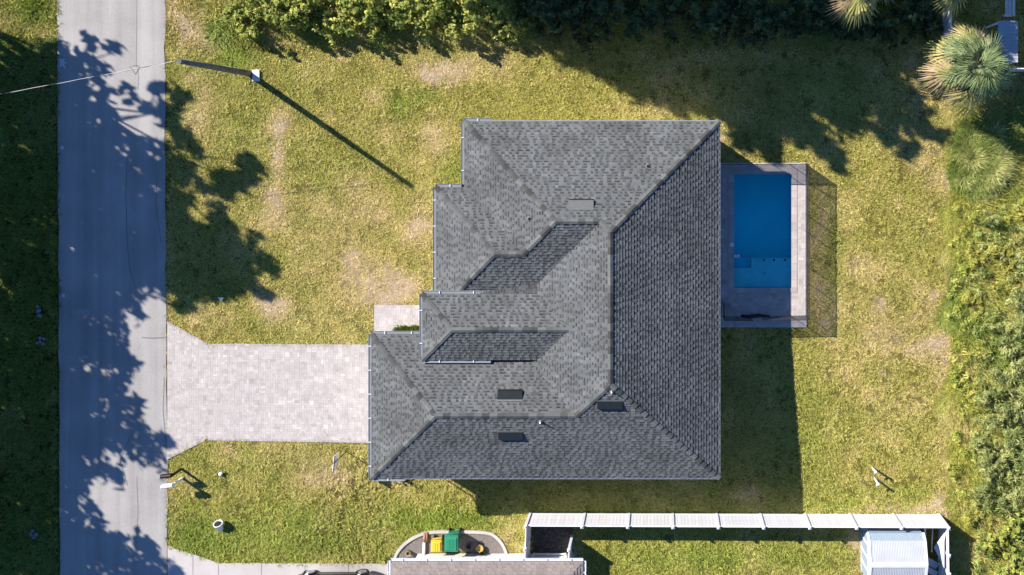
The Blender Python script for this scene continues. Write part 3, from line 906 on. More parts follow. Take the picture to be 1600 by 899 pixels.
def window(parent, c, w, h, nrm):
    """c: centre on the wall face (world minus parent)"""
    rot = Matrix.Rotation(math.atan2(nrm[1], nrm[0]) + math.pi / 2, 4, 'Z'); n = Vector((nrm[0], nrm[1], 0))
    f = MB()
    for dx, dz, sx, sz in ((0, h / 2, w + .1, .08), (0, -h / 2, w + .1, .08), (-w / 2, 0, .08, h - .08), (w / 2, 0, .08, h - .08), (0, 0, w - .08, .05)):
        f.box(Vector(c) + rot @ Vector((dx, 0, dz)) + n * .03, (sx, .08, sz), mat4=rot)
    fo = f.build('window', M['white_metal'], parent)
    g = MB(); g.box(Vector(c) + n * .012, (w - .06, .02, h - .06), mat4=rot); g.build('pane', M['glass'], fo)

def build_house():
    t = thing('house', (XC - 5.0, YC - 8.0, 0), 'single storey house under a grey hipped shingle roof', 'house')
    O = t.location.copy()
    def toE(x, y, h): return E(x, y, h) - O
    def toEw(x, y, h=None): return E(x, y, h)
    m = MB(); dk = MB()
    for i, (p, h, d) in enumerate(ROOF + ROOF_E):
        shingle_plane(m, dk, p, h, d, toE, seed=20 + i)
    # the gap below the entry roof edge
    dk.face([toE(742, 456.2, 0), toE(843.5, 440.5, 0), toE(843.5, 440.5, H0 - .5), toE(742, 456.2, H0 - 6.5)])
    o = m.build('shingles', M['asphalt_shingle'], t); o['kind'] = 'stuff'
    roof = dk.build('roof_deck', M['roof_deck'], t)
    hips = [((725, 190, 0), (876, 341, 151)), ((681, 293, 0), (780.5, 392.5, 99.5)), ((580, 523, 0), (692.5, 635.5, 112.5)), ((580, 748, 0), (692.5, 635.5, 112.5)),
            ((1124, 748, 0), (958, 582, 166)), ((1124, 190, 0), (958, 356, 166)), ((681, 492, 0), (780.5, 392.5, 99.5)), ((824.5, 392.5, 99.5), (876, 341, 151)),
            ((904.5, 635.5, 112.5), (958, 582, 166)), ((943, 341, 151), (958, 356, 166)), ((876, 341, 151), (943, 341, 151)), ((780.5, 392.5, 99.5), (824.5, 392.5, 99.5)),
            ((692.5, 635.5, 112.5), (904.5, 635.5, 112.5)), ((958, 356, 166), (958, 582, 166)),
            ((666, 456.2, H0), (716.7, 506.9, H0 + 50.7)), ((666, 557.6, H0), (716.7, 506.9, H0 + 50.7)), ((716.7, 506.9, H0 + 50.7), (894.2, 506.9, H0 + 50.7))]
    place_caps(hips, t, E)
    # eave outline, counter-clockwise in world
    out = [(725, 190), (725, 293), (681, 293), (681, 492), (792, 492), (792, 523), (580, 523), (580, 748), (1124, 748), (1124, 190)]
    EW = [E(x, y, 0) - O for x, y in out]
    f = MB()
    for i in range(len(EW)):
        a, b = EW[i], EW[(i + 1) % len(EW)]
        f.face([a + Vector((0, 0, -.2)), b + Vector((0, 0, -.2)), b + Vector((0, 0, .0)), a + Vector((0, 0, .0))])
    f.build('fascia', M['white_metal'], t)
    s = MB(); s.face([(p.x, p.y, ZE - .2) for p in reversed(EW)]); s.build('soffit', M['white_metal'], t)
    ins = wall_ring([(p.x, p.y) for p in EW], 0, 0, .45)
    w = MB()
    for i in range(len(ins)):
        a, b = ins[i], ins[(i + 1) % len(ins)]
        w.face([(a.x, a.y, -.75), (b.x, b.y, -.75), (b.x, b.y, ZE - .19), (a.x, a.y, ZE - .19)])
    w.build('wall', M['stucco'], t)
    # entry portico
    en = [(666, 456.2), (666, 557.6), (842, 557.6), (842, 456.2)]
    EN = [E(x, y, H0) - O for x, y in en]
    f = MB()
    for i in range(3):
        a, b = EN[i], EN[(i + 1) % 4] if i < 3 else EN[0]
        if i == 1: b = EN[1] + (EN[2] - EN[1]) * .6
        if i == 2: continue
        f.face([a + Vector((0, 0, -.2)), b + Vector((0, 0, -.2)), b, a])
    a, b = EN[0], EN[0] + (EN[3] - EN[0]) * .56
    f.face([b + Vector((0, 0, -.2)), a + Vector((0, 0, -.2)), a, b])
    f.build('fascia', M['white_metal'], t)
    z1 = EN[0].z - .2
    s = MB(); s.face([(p.x, p.y, z1) for p in reversed(EN)]); s.build('soffit', M['white_metal'], t)
    ie = wall_ring([(p.x, p.y) for p in EN], 0, 0, .35)
    w = MB()
    x0, y0 = ie[0].x, ie[0].y; x1, y1 = ie[2].x, ie[2].y
    for (a, b) in (((x0 + 1.6, y0), (x1, y0)), ((x0 + 1.6, y1), (x0 + 1.6, y0)), ((x1, y1), (x0 + 1.6, y1))):
        w.face([(a[0], a[1], -.1), (b[0], b[1], -.1), (b[0], b[1], z1), (a[0], a[1], z1)])
    w.build('wall', M['stucco'], t)
    for yy in (y0 - .2, y1 + .2):
        c = MB(); c.box((x0 + .2, yy, z1 / 2), (.36, .36, z1)); c.build('column', M['stucco'], t)
    c = MB(); c.box((x0 + 1.57, (y0 + y1) / 2, 1.15), (.08, 1.1, 2.3)); dd = c.build('door', M['brown'], t, .01)
    h = MB(); h.box((x0 + 1.51, (y0 + y1) / 2 - .42, 1.05), (.05, .04, .22)); h.build('handle', M['rim'], dd)
    # garage door facing the drive, windows, rear slider
    gx = ins[7].x
    gy = (ins[6].y + ins[7].y) / 2
    for k in range(4):
        g = MB(); g.box((gx - .02, gy, .32 + .58 * k), (.06, 4.9, .57)); g.build('garage_panel', M['door'], t, .012)
    window(t, (ins[3].x, (ins[2].y + ins[3].y) / 2, 1.5), 1.5, 1.5, (-1, 0))
    window(t, (ins[0].x, (ins[0].y + ins[1].y) / 2, 1.5), 1.2, 1.5, (-1, 0))
    for fx in (.25, .6): window(t, (ins[9].x + (ins[0].x - ins[9].x) * fx, ins[9].y, 1.5), 1.2, 1.4, (0, 1))
    for fx in (.3, .55, .8): window(t, (ins[7].x + (ins[8].x - ins[7].x) * fx, ins[7].y, 1.5), 1.2, 1.4, (0, -1))
    for fy in (.2, .62, .8): window(t, (ins[8].x, ins[8].y + (ins[9].y - ins[8].y) * fy, 1.25), 2.2, 2.0, (1, 0))
    # gutters
    gutter(t, [(E(725, 190), E(725, 293), (-1, 0, 0)), (E(681, 293), E(681, 456), (-1, 0, 0)), (E(580, 523), E(580, 748), (-1, 0, 0)), (E(681, 293), E(725, 293), (0, 1, 0)),
               (E(725, 190), E(768, 190), (0, 1, 0)), (E(580, 523), E(664, 523), (0, 1, 0)), (E(580, 748), E(632, 748), (0, -1, 0)),
               (E(666, 456.2, H0), E(666, 557.6, H0), (-1, 0, 0)), (E(666, 456.2, H0), E(771, 456.2, H0), (0, 1, 0)), (E(666, 557.6, H0), E(771, 557.6, H0), (0, -1, 0))])
    # drip edge on the bare eaves
    de = MB()
    for a, b in ((E(1124, 190), E(1124, 748)), (E(768, 190), E(1124, 190)), (E(632, 748), E(1124, 748))):
        d = (b - a).normalized(); n = Vector((d.y, -d.x, 0))
        if (a - E(900, 470)).dot(n) < 0: n = -n
        a = a - O; b = b - O
        de.face([a + Vector((0, 0, .012)), b + Vector((0, 0, .012)), b + n * .045 + Vector((0, 0, .004)), a + n * .045 + Vector((0, 0, .004))])
    de.build('drip_edge', M['gutter'], t)
    for (gx_, gy_) in ((580, 748), (681, 293), (725, 190)):
        p = E(gx_, gy_) - O
        d = MB(); d.tube([p + Vector((-.07, .25, -.12)), p + Vector((.2, .3, -.45)), p + Vector((.38, .3, -.7)), p + Vector((.38, .3, -3.4))], .04, 8)
        if gy_ != 748: d = MB(); d.tube([p + Vector((-.07, -.25, -.12)), p + Vector((.2, -.55, -.45)), p + Vector((.38, -.55, -.7)), p + Vector((.38, -.55, -3.4))], .04, 8)
        d.build('downspout', M['white_metal'], t)
    # roof vents
    def vent(px, py, hf, up, material, label=None, L=1.17):
        # apparent pixel -> roof plan
        ex, ey = px, py
        for _ in range(6):
            z = ZE + hf(ex, ey) / SE * PITCH
            k = PPM * CAM_H / (CAM_H - z) / SE
            ex, ey = NX + (px - NX) / k, NY + (py - NY) / k
        p = E(ex, ey, hf(ex, ey)) - O
        s = -1 if up == 'n' else 1            # down-slope runs along -Y for a south slope
        m = MB(); w = .40; h1 = .16
        # wedge: flush at the top side, open at the down-slope side
        yd = -1 if up == 's' else 1
        sl = -PITCH
        def q(x, v, dz): return p + Vector((x, yd * v, sl * v + dz))
        a = L / 2
        T = [q(-a, -w / 2, .03), q(a, -w / 2, .03), q(a, w / 2, h1), q(-a, w / 2, h1)]
        Bm = [q(-a, -w / 2, 0), q(a, -w / 2, 0), q(a, w / 2, 0), q(-a, w / 2, 0)]
        m.face(T if yd < 0 else T[::-1])
        for i, j in ((0, 1), (1, 2), (3, 0)): m.face([Bm[i], Bm[j], T[j], T[i]])
        lip = [T[3], T[2], T[2] + Vector((0, 0, -.05)), T[3] + Vector((0, 0, -.05))]
        m.face(lip)
        o = m.build('roof_vent', M[material], t)
        if label: o['label'] = label
        g = MB(); g.face([q(-a + .02, w / 2 + .05, .025), q(a - .02, w / 2 + .05, .025), q(a - .02, w / 2 - .02, h1 - .03), q(-a + .02, w / 2 - .02, h1 - .03)]); g.build('louvre', M['black'], o)
        b = MB(); b.face([q(-a - .02, -w / 2 - .05, .038), q(a + .02, -w / 2 - .05, .038), q(a + .02, -w / 2 + .02, .04), q(-a - .02, -w / 2 + .02, .04)][::(1 if yd < 0 else -1)]); b.build('flashing', M['vent_grey'], o)
    gt, bt, tp = ROOF[8][1], ROOF[10][1], ROOF[1][1]
    vent(908, 320, tp, 'n', 'vent_grey', 'grey roof vent near the top ridge')
    vent(797, 618, gt, 'n', 'vent_dark', 'dark roof vent above the garage ridge')
    vent(798, 681, bt, 's', 'vent_dark', 'dark roof vent below the garage ridge')
    vent(953, 633, bt, 's', 'vent_dark', 'dark roof vent near the south hip')
    def pipe(px, py, hf, material, h=.32, r=.035):
        ex, ey = px, py
        for _ in range(6):
            z = ZE + hf(ex, ey) / SE * PITCH; k = PPM * CAM_H / (CAM_H - z) / SE; ex, ey = NX + (px - NX) / k, NY + (py - NY) / k
        p = E(ex, ey, hf(ex, ey)) - O
        m = MB(); m.tube([p, p + Vector((0, 0, h))], r, 10); o = m.build('vent_pipe', M[material], t)
        b = MB(); b.lathe([(.11, .03), (.06, .06), (.045, .1)], p, 12); b.build('boot', M['vent_grey'], o)
    pipe(956, 612, bt, 'pipe_white'); pipe(845, 659, bt, 'pipe_white'); pipe(1012, 260, tp, 'black', .12, .05); pipe(827, 342, ROOF[2][1], 'black', .1, .04)
build_house()

# ------------------------------------------------------------------ foliage generators
def leaf_cloud(blobs, n_per_m2, size, seed, base, tip, clump=0.35, upbias=0.5, aspect=0.55, shell=0.55, dark=0.75):
    """rhombus leaves gathered in clumps through ellipsoids; blobs: (x, y, z, rx, ry, rz)"""
    r = np.random.default_rng(seed)
    Vs, Cs = [], []
    for (x, y, z, rx, ry, rz) in blobs:
        n = int(n_per_m2 * 4 * math.pi * ((rx * ry + ry * rz + rx * rz) / 3))
        n = max(n, 30)
        nc = max(6, int(n / 26))
        d = r.normal(size=(nc, 3)); d /= np.linalg.norm(d, axis=1)[:, None]
        rad = (shell + (1 - shell) * r.random(nc)) * np.where(r.random(nc) < .8, 1, .6)
        cen = d * rad[:, None]
        k = r.integers(0, nc, n)
        off = r.normal(size=(n, 3)) * clump * 0.5
        p = cen[k] * np.array([rx, ry, rz]) + off * min(rx, ry, rz) * .7
        nrm = d[k] * .8 + r.normal(size=(n, 3)) * .6 + np.array([0, 0, upbias])
        nrm /= np.linalg.norm(nrm, axis=1)[:, None]
        t = np.cross(nrm, r.normal(size=(n, 3))); t /= np.linalg.norm(t, axis=1)[:, None]
        b = np.cross(nrm, t)
        s = size * (0.6 + 0.8 * r.random(n))[:, None]
        P = p + np.array([x, y, z])
        V = np.stack([P - t * s, P - b * s * aspect + nrm * s * .12, P + t * s, P + b * s * aspect + nrm * s * .12], 1)
        f = np.clip(.5 + .35 * r.normal(size=nc), 0, 1)[k]
        c = np.array(base)[None] * (1 - f[:, None]) + np.array(tip)[None] * f[:, None]
        c = c * (0.75 + 0.5 * r.random((n, 1)))
        Vs.append(V.reshape(-1, 3)); Cs.append(np.repeat(c, 4, 0))
    V = np.concatenate(Vs); C = np.concatenate(Cs)
    return V, np.arange(len(V)).reshape(-1, 4), C

def soup_mesh(name, V, F, C, material):
    o = soup(name, V, F, C, material); me = o.data; bpy.data.objects.remove(o); return me

def trunk_mb(base, top, r0, limbs, r):
    m = MB()
    b = Vector(base); t = Vector(top)
    mid = (b + t) / 2 + Vector((r.uniform(-.3, .3), r.uniform(-.3, .3), 0))
    m.tube([b - Vector((0, 0, .2)), b + Vector((0, 0, .3)), mid, t], [r0 * 1.35, r0, r0 * .75, r0 * .45], 9)
    for e in limbs:
        e = Vector(e); s = mid + (t - mid) * r.uniform(.0, .9)
        q = (s + e) / 2 + Vector((0, 0, (e - s).length * .12))
        m.tube([s, q, e], [r0 * .26, r0 * .16, r0 * .06], 6)
    return m

# ------------------------------------------------------------------ tall trees whose shadows cross the lot
SHL = 1 / math.tan(SUN_EL)
def from_shadow(sx, sy, z):
    """crown point at height z whose shadow meets the ground at photo pixel sx, sy"""
    g = G(sx, sy)
    return Vector((g.x - SH.x * SHL * (z - g.z), g.y - SH.y * SHL * (z - g.z), z))

def shadow_tree(name, label, cat, group, items, seed, base=(0.030, 0.055, 0.014), tip=(0.075, 0.115, 0.025), leaf=0.23, dens=13.0):
    r = random.Random(seed)
    blobs = []
    for (sx, sy, rp, z) in items:
        p = from_shadow(sx, sy, z); R = rp / PPM * 1.25
        blobs.append((p.x, p.y, p.z, R, R, R * .8))
    cx = sum(b[0] for b in blobs) / len(blobs); cy = sum(b[1] for b in blobs) / len(blobs)
    zt = max(b[2] for b in blobs); z0 = float(gz(cx, cy))
    t = thing(name, (cx, cy, z0), label, cat, group)
    O = Vector((cx, cy, z0))
    tm = trunk_mb((0, 0, 0), (0.2, .1, zt - z0 - .5), .28, [Vector(b[:3]) - O for b in blobs], r)
    tm.build('trunk', M['bark'], t)
    bl = [(b[0] - cx, b[1] - cy, b[2] - z0, b[3], b[4], b[5]) for b in blobs]
    V, F, C = leaf_cloud(bl, dens, leaf, seed, base, tip, clump=.62, upbias=.3, shell=.35)
    soup('crown', V, F, C, M['leaf'], t)

LEFT = [
    ('broad leafy tree beyond the left edge shading the upper road', [(20, 122, 44, 7.5), (62, 108, 26, 8), (92, 112, 28, 8), (125, 95, 22, 9), (140, 66, 10, 9.5), (178, 84, 12, 10), (160, 110, 14, 9.5), (20, 165, 60, 7), (75, 170, 45, 8), (120, 155, 34, 9), (165, 165, 15, 9.5), (200, 150, 12, 10), (110, 210, 40, 9)]),
    ('tall leafy tree beyond the left edge shading the road below the cable', [(40, 250, 70, 8), (20, 330, 60, 7.5), (100, 270, 50, 9), (150, 235, 30, 9.5), (190, 210, 20, 10), (215, 235, 24, 10), (170, 195, 14, 9.5), (150, 290, 42, 9.5), (205, 265, 34, 10), (245, 290, 26, 10), (240, 180, 17, 10.5)]),
    ('tallest tree beyond the left edge with shade reaching the front lawn', [(278, 160, 18, 11), (285, 215, 24, 11.5), (285, 275, 24, 11.5), (325, 288, 13, 12), (372, 280, 22, 12), (275, 320, 22, 11.5), (390, 290, 14, 12), (398, 255, 13, 12.5), (352, 300, 12, 12), (240, 345, 34, 11), (190, 340, 42, 10.5), (130, 350, 50, 9.5), (245, 140, 10, 11)]),
    ('wide spreading tree beyond the left edge with the largest lawn shade', [(295, 365, 30, 12), (340, 355, 24, 12.5), (330, 410, 42, 12.5), (385, 400, 28, 13), (290, 440, 34, 12), (350, 455, 22, 12.5), (405, 450, 18, 13), (285, 478, 14, 12), (315, 385, 30, 12), (365, 430, 30, 12.5), (270, 400, 26, 12), (250, 420, 34, 11.5), (205, 420, 40, 11), (150, 430, 46, 10), (400, 372, 10, 13), (425, 425, 9, 13)]),
    ('leafy tree beyond the left edge level with the driveway mouth', [(40, 430, 70, 8), (100, 450, 50, 9), (20, 530, 70, 8), (90, 530, 52, 9), (150, 500, 40, 9.5), (180, 470, 26, 10), (165, 550, 30, 9.5), (195, 560, 10, 10), (120, 590, 48, 9), (180, 590, 22, 10), (210, 575, 9, 10.5)]),
    ('leafy tree beyond the left edge level with the mailboxes', [(30, 620, 70, 8), (90, 640, 52, 9), (150, 640, 40, 9.5), (195, 635, 22, 10), (215, 690, 30, 10.5), (160, 700, 36, 10), (100, 710, 46, 9), (30, 720, 66, 8), (250, 692, 16, 11), (170, 735, 13, 10), (120, 750, 24, 9.5)]),
    ('dense leafy tree beyond the lower left corner of the lot', [(30, 820, 70, 8), (80, 770, 36, 9), (95, 850, 40, 9), (140, 850, 30, 9.5), (180, 865, 30, 10), (225, 880, 26, 10), (265, 888, 17, 10.5), (120, 910, 50, 9), (200, 930, 44, 10), (40, 910, 66, 8), (150, 815, 7, 9.5), (250, 910, 26, 10.5)]),
]
for i, (lab, it) in enumerate(LEFT):
    shadow_tree('roadside_tree', lab, 'tree', 'tall trees across the road', it, 100 + i, dens=22.0 if i in (2, 3) else 14.5)
TOP = [
    ('tall leafy tree beyond the top edge shading the dark hedge', [(830, 25, 34, 13), (880, 45, 36, 13), (925, 82, 34, 13), (900, 0, 44, 12.5), (960, 30, 46, 13.5), (955, 100, 30, 13), (990, 110, 34, 13.5), (850, -30, 40, 12.5)]),
    ('tall leafy tree beyond the top edge shading the lawn by the roof', [(1010, 40, 48, 13), (1040, 100, 46, 13.5), (1010, 140, 28, 13.5), (1060, 150, 28, 13.5), (1090, 60, 48, 13), (1100, 130, 42, 13.5), (1125, 165, 26, 13.5), (1160, 205, 24, 14), (1190, 222, 18, 14)]),
    ('tall leafy tree beyond the top edge shading the lawn above the pool', [(1150, 90, 48, 14), (1160, 150, 42, 14), (1210, 120, 48, 14.5), (1215, 185, 36, 14.5), (1150, 20, 50, 13.5), (1230, 40, 52, 14), (1255, 200, 26, 14.5), (1205, 236, 18, 14.5)]),
    ('tall leafy tree beyond the top edge with finger like shadows on the lawn', [(1270, 100, 48, 14.5), (1280, 160, 40, 14.5), (1285, 215, 24, 15), (1308, 250, 17, 15), (1330, 120, 44, 14.5), (1330, 180, 28, 15), (1310, 40, 50, 14), (1375, 150, 30, 14.5), (1390, 205, 22, 15), (1418, 238, 15, 15)]),
    ('leafy tree beyond the top edge shading the rear corner of the lot', [(1370, 70, 46, 13.5), (1395, 120, 30, 14), (1425, 160, 24, 14), (1435, 205, 20, 14.5), (1370, 110, 34, 14), (1400, 175, 24, 14.5), (1340, 60, 40, 13.5), (1465, 212, 15, 14.5), (1455, 60, 40, 13), (1420, 10, 48, 13), (1500, 20, 44, 12.5), (1550, 50, 44, 12.5), (1590, 90, 36, 12), (1600, 20, 44, 12), (1570, 62, 38, 12.5), (1602, 108, 24, 12), (1540, 20, 36, 12.5)]),
]
for i, (lab, it) in enumerate(TOP):
    shadow_tree('backyard_tree', lab, 'tree', 'tall trees behind the top hedge', it, 140 + i, dens=22.0)

# ------------------------------------------------------------------ shrubs in the frame
def shrub_proto(kind, seed):
    r = random.Random(seed)
    blobs = []
    if kind == 'broad':      # broad-leaved scrub, lit yellow-green
        for k in range(9):
            a = r.uniform(0, 6.28); d = r.uniform(0, .75)
            blobs.append((d * math.cos(a), d * math.sin(a), r.uniform(.7, 1.5), r.uniform(.35, .55), r.uniform(.35, .55), r.uniform(.3, .5)))
        V, F, C = leaf_cloud(blobs, 66, .085, seed, (0.14, 0.195, 0.035), (0.50, 0.49, 0.11), clump=.42, upbias=1.0)
    elif kind == 'dark':  # same scrub as broad, with shade painted into darker leaf colours
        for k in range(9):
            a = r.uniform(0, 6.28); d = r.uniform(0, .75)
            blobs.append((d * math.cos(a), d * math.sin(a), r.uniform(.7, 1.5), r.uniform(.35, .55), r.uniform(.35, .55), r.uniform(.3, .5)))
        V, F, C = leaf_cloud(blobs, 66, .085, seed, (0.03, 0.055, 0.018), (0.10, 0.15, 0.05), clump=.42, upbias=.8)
    elif kind == 'fine':     # narrow-leaved bushes with dark gaps
        for k in range(12):
            a = r.uniform(0, 6.28); d = r.uniform(0, .85)
            blobs.append((d * math.cos(a), d * math.sin(a), r.uniform(.6, 1.5), r.uniform(.26, .48), r.uniform(.26, .48), r.uniform(.25, .45)))
        V, F, C = leaf_cloud(blobs, 62, .115, seed, (0.17, 0.22, 0.06), (0.47, 0.47, 0.17), clump=.6, aspect=.17, upbias=.9, shell=.4)
    elif kind == 'lime':     # yellow-green low scrub
        for k in range(9):
            a = r.uniform(0, 6.28); d = r.uniform(0, .8)
            blobs.append((d * math.cos(a), d * math.sin(a), r.uniform(.3, .9), r.uniform(.35, .5), r.uniform(.35, .5), r.uniform(.25, .4)))
        V, F, C = leaf_cloud(blobs, 85, .075, seed, (0.30, 0.32, 0.05), (0.60, 0.52, 0.13), clump=.5, aspect=.25, upbias=.9)
    crown = soup_mesh('crown', V, F, C, M['leaf'])
    tm = MB()
    for k in range(5):
        a = r.uniform(0, 6.28)
        tm.tube([(0.05 * math.cos(a), .05 * math.sin(a), -.1), (.3 * math.cos(a), .3 * math.sin(a), .5), (.6 * math.cos(a), .6 * math.sin(a), 1.0)], [.05, .035, .012], 6)
    return crown, tm.mesh('trunk', M['bark'])
PROTO = {k: [shrub_proto(k, 300 + 10 * j + n) for n in range(3)] for j, k in enumerate(('broad', 'fine', 'lime', 'dark'))}

def shrub(kind, px, py, s, label, group, sz=1.0, i=0):
    p = G(px, py)
    t = thing('shrub', p, label, 'shrub', group, rz=rnd.uniform(0, 6.28))
    t.scale = (s, s, s * sz)
    c, tr = PROTO[kind][i % 3]
    link('crown', c, t); link('trunk', tr, t)

TOPH = [  # top hedge: broad scrub
    (372, 22, .75, 'small lime shrub at the left end of the top hedge'), (405, 40, .8, 'low green shrub at the front left of the top hedge'), (430, 5, 1.1, 'bushy yellow green shrub at the top left behind the first low shrub'),
    (470, 28, 1.15, 'rounded yellow green shrub standing above the utility box'), (515, 15, 1.1, 'leafy shrub with a brown dry patch at its foot'), (552, 35, 1.0, 'dense sunlit shrub above the middle of the front lawn'),
    (590, 8, 1.2, 'tall sunlit shrub at the top edge above the lush patch'), (608, 44, .62, 'small front shrub beside the bare sandy gap'), (640, 22, 1.0, 'pale leafy shrub behind the bare sandy gap'),
    (690, 12, 1.1, 'half shaded shrub where the top hedge turns dark'), (725, 34, 1.0, 'dark shrub in front of the half shaded one'), (765, 14, 1.1, 'speckled shrub with sunlit tips above the roof corner'),
    (800, 38, .85, 'last sunlit shrub before the hedge falls into shade')]
for i, (x, y, s, lab) in enumerate(TOPH): shrub('broad', x, y, s, lab, 'shrubs of the sunny top hedge', 1.1, i)
SHADED = ['first dark shrub right of the sunlit part of the top hedge', 'dark shrub above the left end of the lawn shade', 'dark shrub behind the lawn shade above the middle of the house roof', 'dark shrub at the hedge front above the roof skylight side', 'dark shrub in full shade left of the roof corner line', 'dark shrub in full shade directly above the roof corner', 'dark shrub in full shade above the left edge of the pool', 'dark shrub in full shade above the right edge of the pool', 'dark shrub in full shade right of the pool line', 'dark shrub just left of the palm tips at the top edge', 'dark shrub below the palm tips at the top edge', 'last dark shrub before the rear white fence']
SHADED[3] = 'dark shrub at the hedge front above the main roof ridge'
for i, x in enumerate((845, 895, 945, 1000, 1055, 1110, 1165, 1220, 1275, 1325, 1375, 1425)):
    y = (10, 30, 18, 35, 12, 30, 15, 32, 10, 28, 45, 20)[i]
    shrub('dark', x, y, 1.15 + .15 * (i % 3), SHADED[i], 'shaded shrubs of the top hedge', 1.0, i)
RIGHT = [('fine', 1585, 470, 1.1, 'grey green bush at the right edge level with the pool end'), ('fine', 1565, 520, 1.0, 'fine leaved bush next to the white lawn spots'), ('fine', 1590, 560, 1.2, 'large fine leaved bush at the right edge below the pool'),
    ('fine', 1560, 585, .95, 'bush with yellow grass along its left side'), ('fine', 1536, 612, .8, 'green bush nearest the lawn level with the garage ridge'), ('fine', 1532, 690, .85, 'green bush nearest the lawn level with the dark garage vents'), ('fine', 1538, 738, .85, 'green bush nearest the lawn level with the white pipes'), ('fine', 1530, 770, .75, 'low green bush outside the lower right lot corner'), ('fine', 1583, 625, 1.15, 'broad grey green bush midway down the right thicket'), ('fine', 1552, 650, .9, 'small bush at the lawn side of the right thicket'),
    ('fine', 1580, 690, 1.2, 'dense bush level with the lower roof edge'), ('fine', 1555, 715, .9, 'grey green bush above the two white pipes'), ('fine', 1590, 745, 1.1, 'large bush at the right edge beyond the white pipes'),
    ('fine', 1560, 775, .9, 'bush beyond the lower right lot corner'), ('lime', 1525, 800, .9, 'yellow green scrub outside the fence corner'), ('broad', 1580, 815, 1.0, 'green leafy bush right of the fence corner'),
    ('broad', 1545, 850, .9, 'green bush at the edge of the fence shadow'), ('broad', 1585, 870, 1.1, 'dark green bush in the lower right corner'), ('broad', 1560, 898, .9, 'green bush at the bottom edge right of the shed'),
    ('lime', 1530, 400, .8, 'yellow scrub beside the back lawn level with the pool shelf'), ('lime', 1565, 395, 1.0, 'yellow green scrub at the right below the grass mound'), ('lime', 1590, 330, 1.0, 'yellow green scrub at the right edge by the grass mound'),
    ('fine', 1540, 345, .62, 'small dark bush below the grass mound'), ('lime', 1520, 470, .8, 'bright lime scrub on the lawn edge level with the pool end'), ('lime', 1528, 545, .8, 'bright lime scrub on the lawn edge below the pool'),
    ('lime', 1525, 615, .8, 'lime scrub on the lawn edge level with the roof vents'), ('fine', 1595, 425, 1.0, 'grey bush at the right edge level with the pool step'), ('lime', 1570, 445, .8, 'brownish yellow scrub between two grey bushes')]
for i, (k, x, y, s, lab) in enumerate(RIGHT): shrub(k, x, y, s, lab, 'scrub along the right side of the lot', 1.0, i)

def thicket(name, label, pts, leafsize, dens, base, tip, seed, aspect):
    r = random.Random(seed); bl = []
    for (px, py, R, z) in pts:
        g = G(px, py)
        bl.append((g.x, g.y, g.z + z, R, R, R * .8))
    V, F, C = leaf_cloud(bl, dens, leafsize, seed, base, tip, clump=.6, aspect=aspect, upbias=.9, shell=.4)
    o = soup(name, V, F, C, M['leaf']); tag(o, label, 'undergrowth', kind='stuff')
r_ = random.Random(4)
thicket('scrub_undergrowth', 'bright lime undergrowth along the edge of the back lawn', [(1489 + 42 * r_.random() + 5 * math.sin(y * .05), y, r_.uniform(.28, .45), r_.uniform(.15, .4)) for y in np.linspace(318, 788, 125)], .10, 50, (0.24, 0.30, 0.045), (0.56, 0.54, 0.13), 61, .2)
thicket('scrub_undergrowth', 'continuous yellow green undergrowth between the bushes on the right', [(1522 + 92 * r_.random(), y, r_.uniform(.35, .6), r_.uniform(.25, .7)) for y in np.linspace(325, 790, 110)], .11, 48, (0.15, 0.21, 0.05), (0.46, 0.47, 0.15), 65, .18)
thicket('scrub_undergrowth', 'continuous green undergrowth in the lower right corner', [((1492 if y < 806 else 1522) + 90 * r_.random(), y, r_.uniform(.35, .6), r_.uniform(.2, .7)) for y in np.linspace(785, 915, 44)], .11, 48, (0.14, 0.22, 0.05), (0.42, 0.46, 0.13), 62, .2)
thicket('hedge_undergrowth', 'sunlit leafy undergrowth filling the top hedge', [(x, r_.uniform(-25, 58), r_.uniform(.4, .7), r_.uniform(.3, .9)) for x in np.linspace(385, 830, 84) if abs(x - 645) > 12], .085, 58, (0.16, 0.22, 0.04), (0.52, 0.51, 0.12), 63, .5)
thicket('hedge_undergrowth', 'dark undergrowth filling the shaded part of the top hedge', [(x, r_.uniform(-25, 66), r_.uniform(.4, .7), r_.uniform(.3, .9)) for x in np.linspace(815, 1455, 84)], .09, 40, (0.03, 0.055, 0.018), (0.09, 0.13, 0.045), 64, .5)  # shade of the hedge put into the leaf colours
def mound():
    p = G(1528, 248)
    t = thing('grass_mound', p, 'rounded mound of long bright green grass below the palm', 'grass mound')
    n = 4200
    a = rng.random(n) * 6.28; d = np.sqrt(rng.random(n))
    R = 1.75 * (0.72 + 0.55 * fbm(N1, np.cos(a) * 1.6 + 5, np.sin(a) * 1.6 + 5, 3))
    x = d * R * np.cos(a) * .85; y = d * R * np.sin(a) * 1.12
    lump = fbm(N2, x * 1.5 + 20, y * 1.5, 3)
    k = rng.random(n) > np.clip((.44 - fbm(N3, x * 2.4 + 7, y * 2.4, 2)) * 6, 0, .9)
    x, y, d, lump = x[k], y[k], d[k], lump[k]; n = len(x)
    z = .8 * np.sqrt(np.clip(1 - d ** 2, 0, 1)) * (.45 + 1.1 * lump) - .1
    col = lerp(np.tile([[0.22, 0.29, 0.06]], (n, 1)), [0.52, 0.50, 0.18], np.clip((lump - .35) * 2.5 + rng.random(n) * .5 - .25, 0, 1))
    V, F, C = blades(np.stack([x, y, z], 1), .16 + .3 * rng.random(n), .2 + .3 * rng.random(n), np.full(n, .036), col, 11, 1.2)
    soup('blades', V, F, C, M['grass'], t)['kind'] = 'stuff'
mound()

